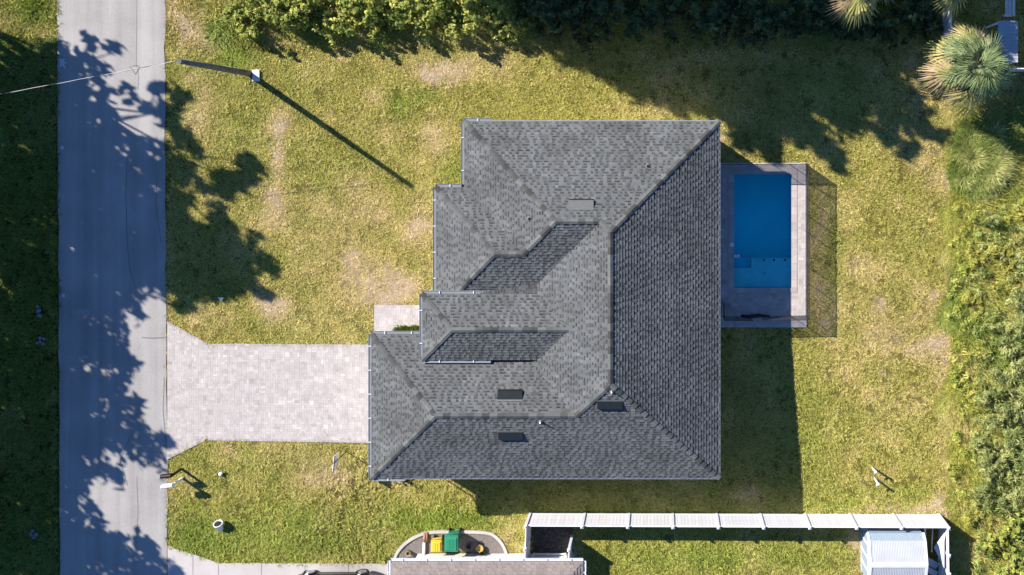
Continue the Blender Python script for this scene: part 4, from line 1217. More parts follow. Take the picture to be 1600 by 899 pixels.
def tall_grass():
    n = 13000
    py = 165 + 760 * rng.random(n); px = 1484 + 26 * (fbm(N1, py * .03, py * 0, 3) - .5) * 2 * (py < 790) + 127 * rng.random(n) ** 1.3
    keep = ~((px < 1500) & (py > 800)) & ~((py > 815) & (px < 1498))
    px, py = px[keep], py[keep]
    px2 = 300 + 1190 * rng.random(3600); py2 = -20 + 88 * rng.random(3600)
    k2 = (px2 > 330) & ~((np.abs(px2 - 645) < 22) & (py2 > 45))
    px = np.concatenate([px, px2[k2]]); py = np.concatenate([py, py2[k2]])
    X = XC + (px - NX) / PPM; Y = YC - (py - NY) / PPM; Z = gz(X, Y)
    nz = fbm(N2, X * .8, Y * .8, 3)
    edge = np.where(px > 1480, np.clip((px - 1484) / 40, 0, 1), np.clip((72 - py) / 30, 0, 1))
    c = lerp(np.tile([[0.43, 0.42, 0.085]], (len(X), 1)), [0.60, 0.50, 0.19], np.clip((nz - .42) * 4, 0, 1))
    c = lerp(c, [0.26, 0.33, 0.07], np.clip((N3(X * .6, Y * .6) - .5) * 3, 0, 1))
    c = np.where((px < 1480)[:, None], c * .95, c)
    V, F, C = blades(np.stack([X, Y, Z], 1), .10 + .32 * edge * (.5 + rng.random(len(X))), .26 + .26 * edge, np.full(len(X), .045), c, 12, 1.1)
    o = soup('tall_grass', V, F, C, M['grass']); tag(o, 'tall unmown yellow green grass along the lot edges', 'tall grass', kind='stuff')
tall_grass()

def porch_plant():
    p = W(638, 518, .05)
    t = thing('border_planting', p, 'narrow strip of low green plants beside the front walk', 'plants')
    n = 150
    x = (rng.random(n) - .5) * 1.25; y = (rng.random(n) - .5) * .3; z = np.zeros(n)
    c = lerp(np.tile([[0.10, 0.17, 0.025]], (n, 1)), [0.26, 0.28, 0.05], rng.random(n))
    V, F, C = blades(np.stack([x, y, z], 1), np.full(n, .3), np.full(n, .22), np.full(n, .035), c, 14, .9)
    soup('blades', V, F, C, M['grass'], t)['kind'] = 'stuff'
    s = MB(); s.box((0, 0, 0), (1.3, .36, .06)); s.build('soil', M['soil'], t)
porch_plant()
def side_bush():
    p = G(637, 752)
    t = thing('small_bush', p, 'small dark bush against the lower garage wall', 'bush')
    V, F, C = leaf_cloud([(0, 0, .3, .22, .2, .25), (-.2, .05, .25, .18, .16, .2), (.22, .04, .22, .16, .15, .2)], 120, .05, 77, (.012, .022, .008), (.04, .06, .015))
    soup('crown', V, F, C, M['leaf'], t)
side_bush()

# ------------------------------------------------------------------ palms
def frond_mesh(seed, L, droop, base, tip, nl=26):
    """fan palm frond: stalk plus a folded fan of long leaflets, growing along +X from the origin"""
    r = random.Random(seed); m = []
    V, F, C = [], [], []
    def strip(pts, ws, c):
        d = None
        for i in range(len(pts) - 1):
            a, b = Vector(pts[i]), Vector(pts[i + 1]); d = (b - a).normalized(); s = d.cross(Vector((0, 0, 1)))
            s = s.normalized() if s.length > 1e-4 else Vector((0, 1, 0))
            k = len(V); V.extend([a - s * ws[i], a + s * ws[i], b + s * ws[i + 1], b - s * ws[i + 1]]); F.append((k, k + 1, k + 2, k + 3)); C.extend([c] * 4)
    pet = L * .42
    zp = lambda x: x * .25 - droop * (x / L) ** 2 * L
    strip([(0, 0, 0), (pet * .5, 0, zp(pet * .5)), (pet, 0, zp(pet))], [.03, .022, .018], tuple(Vector(tip) * .8))
    for j in range(nl):
        f = j / (nl - 1) * 2 - 1
        an = f * 1.25 + r.uniform(-.04, .04); ln = (L - pet) * (1 - .25 * abs(f)) * r.uniform(.88, 1.1)
        st = pet + (1 - abs(f)) * .12
        dx, dy = math.cos(an), math.sin(an)
        p0 = Vector((st, 0, zp(st))); 
        p1 = p0 + Vector((dx * ln * .55, dy * ln * .55, -.02 - droop * .18 * ln + r.uniform(-.05, .06) + (.08 if j % 2 else 0)))
        p2 = p1 + Vector((dx * ln * .45, dy * ln * .45, -droop * .55 * ln - .05 + r.uniform(-.12, .05)))
        q = r.random()
        c = tuple(Vector(base) * (1 - q) + Vector(tip) * q)
        strip([p0, p1, p2], [.014, .034, .004], c)
    V = np.array([tuple(v) for v in V]); F = np.array(F); C = np.array(C)
    return soup_mesh('frond', V, F, C, M['leaf'])

FR_G = [frond_mesh(500 + i, 1.95, .3 + .12 * i, (0.08, 0.125, 0.045), (0.30, 0.36, 0.16), 26) for i in range(5)]
FR_Y = [frond_mesh(520 + i, 2.0, .75, (0.24, 0.24, 0.06), (0.46, 0.42, 0.15)) for i in range(2)]
FR_B = [frond_mesh(540 + i, 2.0, .95, (0.25, 0.18, 0.095), (0.50, 0.38, 0.23)) for i in range(2)]
def palm(px, py, zc, label, n=30, s=1.0, dead=((3.3, 2), (4.6, 1), (2.0, 1))):
    c = W(px, py, zc); z0 = float(gz(c.x, c.y))
    t = thing('palm_tree', (c.x, c.y, z0), label, 'palm', 'fan palms behind the lot')
    m = MB(); H = zc - z0
    m.tube([(0, 0, -.2), (.02, .02, H * .5), (0, 0, H + .1)], [.24, .19, .2], 10); m.build('trunk', M['bark'], t)
    b = MB()
    for k in range(26):
        a = k * 2.4; z = H - .9 + .04 * k
        b.box((.23 * math.cos(a), .23 * math.sin(a), z), (.06, .09, .3), mat4=Matrix.Rotation(a, 4, 'Z') @ Matrix.Rotation(.35, 4, 'Y'))
    o = b.build('leaf_base', M['brown'], t); o['kind'] = 'stuff'
    r = random.Random(int(px))
    for k in range(n):
        a = k * 2.39996 + r.uniform(-.35, .35); q = k / n
        o = link('frond', FR_G[r.randrange(len(FR_G))], t); o.location = (r.uniform(-.1, .1), r.uniform(-.1, .1), H + .15 - .3 * q)
        pit = 1.15 - 1.45 * q + r.uniform(-.3, .3)
        o.rotation_euler = (r.uniform(-.9, .9), -pit, a); o.scale = [s * (.66 + .28 * q) * r.uniform(.8, 1.1)] * 3
    for a0, cnt in dead:
        for k in range(cnt + 1):
            me = (FR_Y if (k % 3 == 1) else FR_B)[k % 2]
            o = link('frond', me, t); o.location = (0, 0, H - .2); o.rotation_euler = (r.uniform(-.3, .3), .18 + r.uniform(-.1, .15), a0 + r.uniform(-.25, .25)); o.scale = [s * 1.2 * r.uniform(.85, 1.1)] * 3
palm(1527, 104, 4.6, 'full fan palm with tan dead fronds at the rear lot corner', s=1.03, dead=((3.25, 3), (1.6, 2), (2.4, 1), (4.6, 2), (1.0, 0)))
palm(1362, -42, 5.6, 'fan palm at the top edge with only frond tips showing', n=26, dead=((4.4, 2),))
palm(1500, -46, 5.0, 'fan palm peeping over the top edge above the rear corner palm', n=20, s=.85, dead=((4.7, 1),))

# ------------------------------------------------------------------ white vinyl fence
def fence_run(t, pts, H=1.8, boards=12, end_post=True, start_post=True):
    """pts: base points in world; posts at every point, a panel between each pair"""
    O = t.location
    def post(p):
        m = MB(); q = p - O
        m.box(q + Vector((0, 0, (H + .08) / 2 - .1)), (.13, .13, H + .28)); po = m.build('post', M['vinyl'], t)
        c = MB(); z = H + .12
        c.box(q + Vector((0, 0, z + .015)), (.165, .165, .03)); c.box(q + Vector((0, 0, z + .06)), (.15, .15, .06), taper=(.15, .15)); c.build('post_cap', M['vinyl'], po)
    for i, p in enumerate(pts):
        if (i < len(pts) - 1 or end_post) and (i > 0 or start_post): post(p)
    for a, b in zip(pts, pts[1:]):
        a = a - O; b = b - O
        d = b - a; L = Vector((d.x, d.y)).length; an = math.atan2(d.y, d.x); R = Matrix.Rotation(an, 4, 'Z')
        L -= .13; mid = (a + b) / 2
        for zz, hh in ((.14, .16), (H - .04, .14)):
            m = MB(); m.box(mid + Vector((0, 0, zz)), (L, .055, hh), mat4=R); m.build('rail', M['vinyl'], t)
        n = boards; bw = L / n
        me = None
        for k in range(n):
            if me is None:
                m = MB(); m.box((0, 0, 0), (bw - .008, .028, H - .31)); me = m.mesh('board', M['vinyl'])
            o = link('board', me, t)
            o.matrix_local = Matrix.Translation(mid + R @ Vector((-L / 2 + bw * (k + .5), (.002 if k % 2 else -.002), 0)) + Vector((0, 0, H / 2 + .01 + .03))) @ R

def build_fence():
    xs = [829, 914, 983, 1051, 1119.5, 1187.5, 1257, 1327.5, 1395, 1466]
    base = [G(x, 802 + 2.5 * (x - 829) / 640) for x in xs]
    z = min(p.z for p in base)
    t = thing('vinyl_fence', base[4], 'long white vinyl privacy fence beside the lower lot line', 'fence')
    fence_run(t, base, boards=12)
    fence_run(t, [base[0], G(828, 836), G(827, 866)], boards=6, start_post=False)
    fence_run(t, [base[-1], G(1466.5, 846), G(1467, 874), G(1467, 905)], boards=7, start_post=False)
    f2 = thing('fence_stub', G(897, 852), 'short white fence stub beside the lower house wall', 'fence')
    fence_run(f2, [G(894, 838), G(893, 866)], H=1.75, boards=5)
    g = thing('fence_gate', G(860, 862), 'low white gate rail between fence and lower house', 'gate')
    for zz in (.35, 1.1):
        m = MB(); m.box((0, 0, zz), (1.7, .05, .09)); m.build('rail', M['vinyl'], g)
    for x in (-.82, .82):
        m = MB(); m.box((x, 0, .72), (.09, .07, .85)); m.build('stile', M['vinyl'], g)
build_fence()
def side_yard():
    m = MB(); m.face([G(830, 868, .02), G(895, 868, .02), G(895, 812, .02), G(830, 812, .02)])
    o = m.build('side_yard_shade', M['yard_shade']); tag(o, kind='structure')  # dark sheet over the fenced ground, shade painted into its colour
side_yard()

def rear_fence():
    pts = [G(1468, -40), G(1470, 5), G(1471, 55), G(1471, 110)]
    t = thing('vinyl_fence', pts[2], 'white vinyl fence in shade behind the fan palm', 'fence')
    fence_run(t, pts, boards=9); fence_run(t, [pts[-1], G(1540, 111.5), G(1610, 112.5), G(1680, 113)], boards=10, start_post=False)
    c = W(1575, 66, 2.1)
    z0 = 0
    s = thing('lean_to', (c.x, c.y, 0), 'blue grey ribbed lean-to roof behind the palm', 'lean-to')
    m = MB(); m.box((0, 0, 2.08), (.98, 2.1, .05)); ro = m.build('roof_sheet', M['shed_roof'], s)
    for k in range(12):
        m = MB(); m.box((0, -1.0 + k * .18, 2.12), (.98, .04, .03)); m.build('rib', M['shed_roof'], ro)
    for x in (-.45, .45):
        for y in (-.95, .95):
            m = MB(); m.box((x, y, 1.0), (.09, .09, 2.1)); m.build('post', M['vinyl'], s)
    c = W(1591, 4, 1.9)
    s = thing('patio_bench', (c.x, c.y, 0), 'white slatted bench at the top right corner', 'bench')
    for k in range(4):
        m = MB(); m.box((-.12 + .085 * k, 0, .46), (.06, 1.1, .03)); m.build('slat', M['vinyl'], s)
    for y in (-.45, .45):
        m = MB(); m.box((0, y, .22), (.34, .06, .44)); m.build('leg', M['vinyl'], s)
    for k in range(3):
        m = MB(); m.box((.2, 0, .58 + .12 * k), (.03, 1.1, .08)); m.build('back_slat', M['vinyl'], s)
rear_fence()

# ------------------------------------------------------------------ neighbour's house, bed, drive
def build_neighbour():
    zb = -.6; ze = zb + 2.75
    def Q(px, py, h=0.0): return W(px, py, ze) + Vector((0, 0, h))
    x0, y0, x1, y1 = 610, 878, 911, 1230
    A = W(x0, y0, ze); B = W(x1, y1, ze)
    t = thing('house', ((A.x + B.x) / 2, (A.y + B.y) / 2, zb), 'neighbouring house with a pale brown shingle roof at the bottom edge', 'house')
    O = t.location.copy()
    s = PPM * CAM_H / (CAM_H - ze)
    half = (x1 - x0) / 2
    pitch = .36
    def toN(x, y, h): return Vector((XC + (x - NX) / s, YC - (y - NY) / s, ze + h / s * pitch)) - O
    xm = (x0 + x1) / 2
    planes = [([(x0, y0), (x0 + half, y0 + half), (x1, y0)], lambda x, y: y - y0, (0, -1)),
              ([(x1, y0), (xm, y0 + half), (xm, y1 - half), (x1, y1)], lambda x, y: x1 - x, (1, 0)),
              ([(x0, y0), (xm, y0 + half), (xm, y1 - half), (x0, y1)], lambda x, y: x - x0, (-1, 0)),
              ([(x0, y1), (xm, y1 - half), (x1, y1)], lambda x, y: y1 - y, (0, 1))]
    m = MB(); dk = MB()
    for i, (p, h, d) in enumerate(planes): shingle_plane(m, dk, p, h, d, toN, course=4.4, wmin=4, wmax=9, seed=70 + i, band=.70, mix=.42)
    o = m.build('shingles', M['roof_brown'], t); o['kind'] = 'stuff'
    dk.build('roof_deck', M['roof_deck'], t)
    EW = [toN(x0, y0, 0), toN(x0, y1, 0), toN(x1, y1, 0), toN(x1, y0, 0)]
    f = MB(); w = MB()
    for i in range(4):
        a, b = EW[i], EW[(i + 1) % 4]
        f.face([a + Vector((0, 0, -.2)), b + Vector((0, 0, -.2)), b, a])
    f.face([p + Vector((0, 0, -.2)) for p in reversed(EW)])
    f.build('fascia', M['white_metal'], t)
    ins = wall_ring([(p.x, p.y) for p in EW], 0, 0, .72)
    for i in range(4):
        a, b = ins[i], ins[(i + 1) % 4]
        w.face([(a.x, a.y, -.3), (b.x, b.y, -.3), (b.x, b.y, 2.54), (a.x, a.y, 2.54)])
    w.build('wall', M['stucco'], t)
    window(t, (ins[0].x, ins[0].y - 3, 1.2), 2.2, 1.6, (-1, 0)); window(t, (ins[3].x, ins[3].y - 3, 1.3), 1.4, 1.3, (1, 0))
    gutter(t, [(EW[0] + O, EW[3] + O, (0, 1, 0)), (EW[0] + O, EW[1] + O, (-1, 0, 0)), (EW[3] + O, EW[2] + O, (1, 0, 0))], mats='white_metal', hanger=1.1)
build_neighbour()

def build_bed():
    n = 60
    cx, cy = 705, 858
    m = MB()
    P = [G(x, y, .025) for x, y in BED]
    c = G(cx, cy, .03)
    for i in range(len(P) - 1): m.face([c, P[i + 1], P[i]])
    bed = m.build('gravel_bed', M['gravel']); tag(bed, kind='structure')
    cb = MB()
    # kerb: smooth the outline
    pts = [Vector(p) for p in BED]
    fine = []
    for i in range(len(pts) - 1):
        p0 = pts[max(i - 1, 0)]; p1 = pts[i]; p2 = pts[i + 1]; p3 = pts[min(i + 2, len(pts) - 1)]
        for k in range(6):
            u = k / 6
            fine.append(.5 * ((2 * p1) + (p2 - p0) * u + (2 * p0 - 5 * p1 + 4 * p2 - p3) * u * u + (3 * p1 - p0 - 3 * p2 + p3) * u ** 3))
    fine.append(pts[-1])
    W3 = [G(p.x, p.y) for p in fine]
    kerb = thing('bed_kerb', W3[len(W3) // 2], 'curved pale concrete kerb around the bin bed', 'kerb')
    O = kerb.location
    for seg in range(0, len(W3) - 1, 4):
        k = MB(); S = W3[seg:seg + 5]
        for a, b in zip(S, S[1:]):
            d = (b - a).normalized(); s = Vector((-d.y, d.x, 0)) * .075
            up = Vector((0, 0, .1)); dn = Vector((0, 0, -.08))
            a_, b_ = a - O, b - O
            k.face([a_ + s + up, a_ - s + up, b_ - s + up, b_ + s + up][::-1])
            k.face([a_ - s + dn, b_ - s + dn, b_ - s + up, a_ - s + up]); k.face([b_ + s + dn, a_ + s + dn, a_ + s + up, b_ + s + up])
        k.build('kerb_segment', M['concrete'], kerb)
build_bed()

def build_ndrive():
    b = MB()
    edges = [262, 302, 342, 409, 477, 545, 614]
    top = lambda x: 853 + (x - 262) * 27.5 / 80 if x < 342 else 880.5 + (x - 342) / 270
    drive = None
    for k, (x0, x1) in enumerate(zip(edges, edges[1:])):
        m = MB(); n = 6
        for i in range(n):
            a = x0 + .35 + (x1 - x0 - .7) * i / n; c = x0 + .35 + (x1 - x0 - .7) * (i + 1) / n
            rows = [None, 960, 1040]
            for j in range(2):
                ya0 = top(a) if j == 0 else rows[j] + .3; ya1 = top(c) if j == 0 else rows[j] + .3; yb = rows[j + 1] - .3
                q = [G(a, yb, .035), G(c, yb, .035), G(c, ya1, .035), G(a, ya0, .035)]
                m.face(q)
                if j == 0: m.face([q[3], q[2], q[2] - Vector((0, 0, .1)), q[3] - Vector((0, 0, .1))])
        if drive is None:
            base = MB()
            for i in range(24):
                a = 262 + 352 * i / 24; c = 262 + 352 * (i + 1) / 24
                base.face([G(a, 1040, .02), G(c, 1040, .02), G(c, top(c) + .4, .02), G(a, top(a) + .4, .02)])
            drive = base.build('concrete_driveway', M['sand_joint']); tag(drive, kind='structure')
        m.build('slab', M['concrete'], drive)
build_ndrive()

# ------------------------------------------------------------------ bins and pots in the bed
def wheelie(px, py, H, w, d, material, label, rz=0.0):
    c = W(px, py, H - .6); c.z = float(gz(c.x, c.y)) + .03
    t = thing('wheelie_bin', c, label, 'bin', 'bins on the gravel bed', rz)
    m = MB(); m.box((0, 0, (H - .12) / 2 + .06), (w * .78, d * .76, H - .14), taper=(1.22, 1.24)); body = m.build('body', M[material], t, .02)
    l = MB(); l.box((0, -.01, H - .05), (w * 1.06, d * 1.04, .05)); l.box((0, -.03, H - .01), (w * .9, d * .84, .05), taper=(.92, .92))
    lid = l.build('lid', M[material], t, .015)
    l = MB(); l.box((-w * .12, -.04, H + .022), (.03, d * .6, .02)); l.box((w * .12, -.04, H + .022), (.03, d * .6, .02)); l.build('lid_rib', M[material], lid)
    h = MB(); h.tube([(-w * .4, d * .5, H - .1), (-w * .4, d * .6, H - .06), (w * .4, d * .6, H - .06), (w * .4, d * .5, H - .1)], .016, 8); h.build('handle', M[material], t)
    for s in (-1, 1):
        k = MB(); k.tube([(s * w * .36, d * .42, .11), (s * w * .47, d * .42, .11)], .11, 14); k.build('wheel', M['tyre'], t)
wheelie(681.5, 854, .72, .52, .60, 'yellow_plastic', 'yellow bin beside the green bin on the gravel bed')
wheelie(705, 850, 1.08, .66, .82, 'green_plastic', 'large green wheelie bin next to the yellow bin')

def pot(px, py, r, h, material, label, plant=None, ring=None):
    p = G(px, py, .03)
    t = thing('plant_pot', p, label, 'pot', 'pots around the gravel bed')
    m = MB(); m.lathe([(0, 0), (r * .72, 0), (r, h), (r * 1.06, h), (r * 1.06, h + .015), (r * .86, h + .015), (r * .84, h - .05)], (0, 0, 0), 18); m.build('shell', M[material], t)
    s = MB(); s.lathe([(0, h - .05), (r * .86, h - .05)], (0, 0, 0), 16); s.build('soil', M['soil'] if ring is None else M[ring], t)
    if plant:
        n = plant
        a = rng.random(n) * 6.28; d = rng.random(n) * r * .5
        V, F, C = blades(np.stack([d * np.cos(a), d * np.sin(a), np.full(n, h - .05)], 1), np.full(n, .22), np.full(n, .18), np.full(n, .03), np.tile([[0.05, 0.07, 0.03]], (n, 1)), 10, .9)
        soup('leaves', V, F, C, M['grass'], t)['kind'] = 'stuff'
pot(640, 862, .12, .30, 'pot_gold', 'small olive pot at the left end of the bed')
pot(733, 853, .13, .12, 'pot_dark', 'dark shallow pot in the shadow of the green bin', ring=None)
pot(751, 855, .19, .22, 'pot_gold', 'tan rimmed pot right of the green bin', ring='pot_gold')
pot(755.5, 864, .17, .24, 'pot_dark', 'dark pot with leaves against the white wall', plant=10)

def spout():
    p = G(663, 846, .06)
    t = thing('downspout_pipe', p, 'white drain pipe with a brown end lying across the bed', 'drain pipe')
    O = p
    a = G(660, 874, .22) - O; b = G(663.5, 864, .16) - O; c = G(664, 846, .14) - O; d = G(665, 832, .12) - O
    m = MB(); m.tube([a, b, c], .075, 10); m.build('pipe', M['pipe_white'], t)
    m = MB(); m.tube([c, d], .085, 10); m.build('end_piece', M['brown'], t)
    m = MB(); q = G(668, 838, .13) - O; m.tube([q + Vector((0, .25, 0)), q - Vector((0, .25, 0))], .05, 8); m.build('side_piece', M['brown'], t)
spout()

# ------------------------------------------------------------------ car
def build_car():
    c = G(530, 917.5, .035)
    t = thing('parked_car', c, 'dark parked car on the pale driveway at the bottom edge', 'car')
    # nose towards -X; stations: x, half width, sill z, belt z, crown
    st = [(-2.22, .55, .38, .60), (-2.12, .76, .28, .70), (-1.75, .88, .22, .80), (-1.0, .92, .20, .92), (-.2, .93, .20, .95), (.8, .93, .20, .97), (1.6, .91, .22, .98), (2.1, .84, .30, .92), (2.25, .66, .42, .80)]
    sec = lambda w, z0, z1: [(-w * .86, z0), (-w, z0 + .12), (-w, z1 - .16), (-w * .95, z1 - .05), (-w * .72, z1), (0, z1 + .03), (w * .72, z1), (w * .95, z1 - .05), (w, z1 - .16), (w, z0 + .12), (w * .86, z0)]
    m = MB(); rings = []
    for x, w, z0, z1 in st:
        i = len(m.v); m.v += [(x, y, z) for y, z in sec(w, z0, z1)]; rings.append(i)
    n = 11
    for a, b in zip(rings, rings[1:]):
        for j in range(n):
            m.f.append((a + j, a + (j + 1) % n, b + (j + 1) % n, b + j)); m.t.append(1); m.smooth.append(True)
    for r_, rev in ((rings[0], True), (rings[-1], False)):
        m.f.append(tuple(r_ + (n - 1 - j if rev else j) for j in range(n))); m.t.append(1); m.smooth.append(False)
    body = m.build('body', M['car_paint'], t)
    g = MB(); cs = [(-.95, .80, .93), (-.25, .64, 1.36), (.25, .63, 1.42), (1.0, .62, 1.40), (1.75, .76, .97)]
    P = []
    for x, w, z in cs: P.append([(x, -w, z), (x, w, z)])
    base = [(-1.0, .86), (-.3, .88), (.3, .88), (1.0, .88), (1.8, .84)]
    for i in range(4):
        g.face([P[i][0], P[i + 1][0], P[i + 1][1], P[i][1]][::-1])
        for s in (0, 1):
            sg = -1 if s == 0 else 1
            q = [P[i][s], P[i + 1][s], (base[i + 1][0], sg * base[i + 1][1], .90), (base[i][0], sg * base[i][1], .90)]
            g.face(q if s == 0 else q[::-1])
    g.build('glasshouse', M['glass'], t)
    r = MB()
    r.face([(-.28, -.62, 1.385), (-.28, .62, 1.385), (.3, .61, 1.445), (.3, -.61, 1.445)][::-1]); r.face([(.3, -.61, 1.445), (.3, .61, 1.445), (1.02, .60, 1.425), (1.02, -.60, 1.425)][::-1])
    r.build('roof_panel', M['car_paint'], t)
    for x in (-1.38, 1.32):
        for s in (-1, 1):
            w = MB(); w.tube([(x, s * .78, .33), (x, s * .955, .33)], .335, 20); wo = w.build('wheel', M['tyre'], t)
            k = MB(); k.tube([(x, s * .94, .33), (x, s * .965, .33)], .22, 16); k.build('rim', M['rim'], wo)
            for sp in range(5):
                kk = MB(); an = sp * 1.257; kk.box((x + .11 * math.cos(an), s * .968, .33 + .11 * math.sin(an)), (.2, .012, .05), mat4=Matrix.Rotation(-an, 4, 'Y')); kk.build('spoke', M['rim'], wo)
            a = MB()
            for q in range(8):
                a0 = math.pi * q / 8; a1 = math.pi * (q + 1) / 8
                a.face([(x + .40 * math.cos(a0), s * .90, .33 + .40 * math.sin(a0)), (x + .40 * math.cos(a1), s * .90, .33 + .40 * math.sin(a1)), (x + .36 * math.cos(a1), s * .975, .33 + .36 * math.sin(a1)), (x + .36 * math.cos(a0), s * .975, .33 + .36 * math.sin(a0))])
            a.build('wheel_arch', M['car_paint'], t)
    for s in (-1, 1):
        h = MB(); h.box((-2.0, s * .70, .68), (.34, .24, .12), mat4=Matrix.Rotation(s * .45, 4, 'Z')); h.build('headlight', M['lamp_clear'], t, .02)
        h = MB(); h.box((2.16, s * .70, .80), (.16, .26, .14), mat4=Matrix.Rotation(-s * .4, 4, 'Z')); h.build('tail_light', M['lamp_red'], t, .02)
        h = MB(); h.box((-.75, s * 1.01, 1.0), (.12, .2, .13)); h.build('mirror', M['car_paint'], t, .02)
        for x in (-.2, .75):
            h = MB(); h.box((x, s * .94, .78), (.16, .02, .03)); h.build('door_handle', M['rim'], t)
build_car()

# ------------------------------------------------------------------ yard shed and boards
def build_shed():
    x0, y0, x1, y1 = YARD_SHED
    a = G(x0, y0); b = G(x1, y1)
    zb = min(a.z, b.z)
    cx, cy = (a.x + b.x) / 2, (a.y + b.y) / 2
    t = thing('garden_shed', (cx, cy, zb), 'pale blue garden shed with a white trimmed ribbed metal roof', 'shed')
    hx = (b.x - a.x) / 2; hy = (a.y - b.y) / 2
    E_, K, R = 1.72, 2.12, 2.48          # eave, knee, ridge heights
    ky = hy - .22
    prof = [(-hy, E_), (-ky, K), (0, R), (ky, K), (hy, E_)]
    w = MB()
    for s in (-1, 1):
        pts = [(s * hx, -hy, 0), (s * hx, hy, 0)] + [(s * hx, y, z - .02) for y, z in reversed(prof)]
        w.face(pts if s > 0 else pts[::-1])
        w.face([(-hx, s * hy, 0), (hx, s * hy, 0), (hx, s * hy, E_ - .02), (-hx, s * hy, E_ - .02)] if s < 0 else [(hx, hy, 0), (-hx, hy, 0), (-hx, hy, E_ - .02), (hx, hy, E_ - .02)])
    w.build('wall', M['blue_siding'], t)
    for (p, q), nm in zip(zip(prof, prof[1:]), range(4)):
        ex = hx + .02
        m = MB()
        m.face([(-ex, p[0], p[1]), (ex, p[0], p[1]), (ex, q[0], q[1]), (-ex, q[0], q[1])])
        up = Vector((0, -(q[1] - p[1]), q[0] - p[0])).normalized()
        n = 34
        for k in range(n):
            x = -ex + 2 * ex * (k + .5) / n
            c1 = Vector((0, p[0], p[1])) + up * .012; c2 = Vector((0, q[0], q[1])) + up * .012
            m.face([c1 + Vector((x - .018, 0, 0)), c1 + Vector((x + .018, 0, 0)), c2 + Vector((x + .018, 0, 0)), c2 + Vector((x - .018, 0, 0))])
            for s in (-1, 1):
                m.face([c1 + Vector((x + s * .018, 0, 0)), c1 + Vector((x + s * .026, 0, 0)) - up * .01, c2 + Vector((x + s * .026, 0, 0)) - up * .01, c2 + Vector((x + s * .018, 0, 0))])
        o = m.build('roof_panel', M['blue_siding'] if nm in (0, 3) else M['shed_roof'], t)
        for s in (-1, 1):
            tr = MB(); P, Q = Vector((s * (hx + .03), p[0], p[1])), Vector((s * (hx + .03), q[0], q[1]))
            d = Q - P; rot = Matrix.Rotation(math.atan2(d.z, d.y), 4, 'X')
            tr.box((P + Q) / 2 + up * .015, (.12, d.length, .06), mat4=rot); tr.build('roof_trim', M['vinyl'], t)
    m = MB(); m.box((0, -.06, R + .01), (2 * hx, .14, .03), mat4=Matrix.Rotation(.35, 4, 'X')); m.box((0, .06, R + .01), (2 * hx, .14, .03), mat4=Matrix.Rotation(-.35, 4, 'X')); m.build('ridge_strip', M['vinyl'], t)
    for yy in (-hy * .5, hy * .5, -.02):
        m = MB(); m.box((-hx - .02, yy, .95), (.04, .07, 1.85)); m.build('wall_trim', M['vinyl'], t)
    m = MB(); m.box((-hx - .015, 0, 1.72), (.05, 2 * hy * .95, .06)); m.build('wall_trim', M['vinyl'], t)
    m = MB(); m.box((0, 0, -.05), (2 * hx + .1, 2 * hy + .1, .2)); m.build('floor_slab', M['concrete'], t)
    # boards between shed and fence
    for (px, py, L, w_, rz, rx, mt, lab) in ((1441, 838, 1.25, .10, 1.5, .0, 'vinyl', 'narrow white board standing beside the shed'), (1452, 838, 1.2, .06, 1.45, .0, 'shed_roof', 'thin grey strip leaning between shed and fence'),
                                     (1448, 872, 1.1, .36, -.55, .12, 'blue_siding', 'upper pale blue panel stacked between shed and fence'), (1446, 884, 1.2, .30, -.55, .10, 'blue_siding', 'lower pale blue panel stacked between shed and fence')):
        p = G(px, py); m = MB(); m.box((0, 0, 0), (L, w_, .03))
        o = m.build('loose_board', M[mt]); o.location = (p.x, p.y, p.z + .55); o.rotation_euler = (rx, .25, rz); tag(o, lab, 'board', 'boards stored beside the shed')
    p = G(1462, 842); m = MB(); m.face([(0, -.9, 1.6), (0, .9, 1.6), (-.42, 0, 1.2)]); m.face([(0, -.9, 1.58), (-.42, 0, 1.18), (0, .9, 1.58)])
    m.face([(0, -.9, 1.58), (0, -.9, 1.6), (-.42, 0, 1.2), (-.42, 0, 1.18)]); m.face([(-.42, 0, 1.18), (-.42, 0, 1.2), (0, .9, 1.6), (0, .9, 1.58)])
    o = m.build('shade_cloth', M['vinyl']); o.location = (p.x, p.y, p.z); tag(o, 'white triangular sheet hung on the fence by the shed', 'sheet')
build_shed()

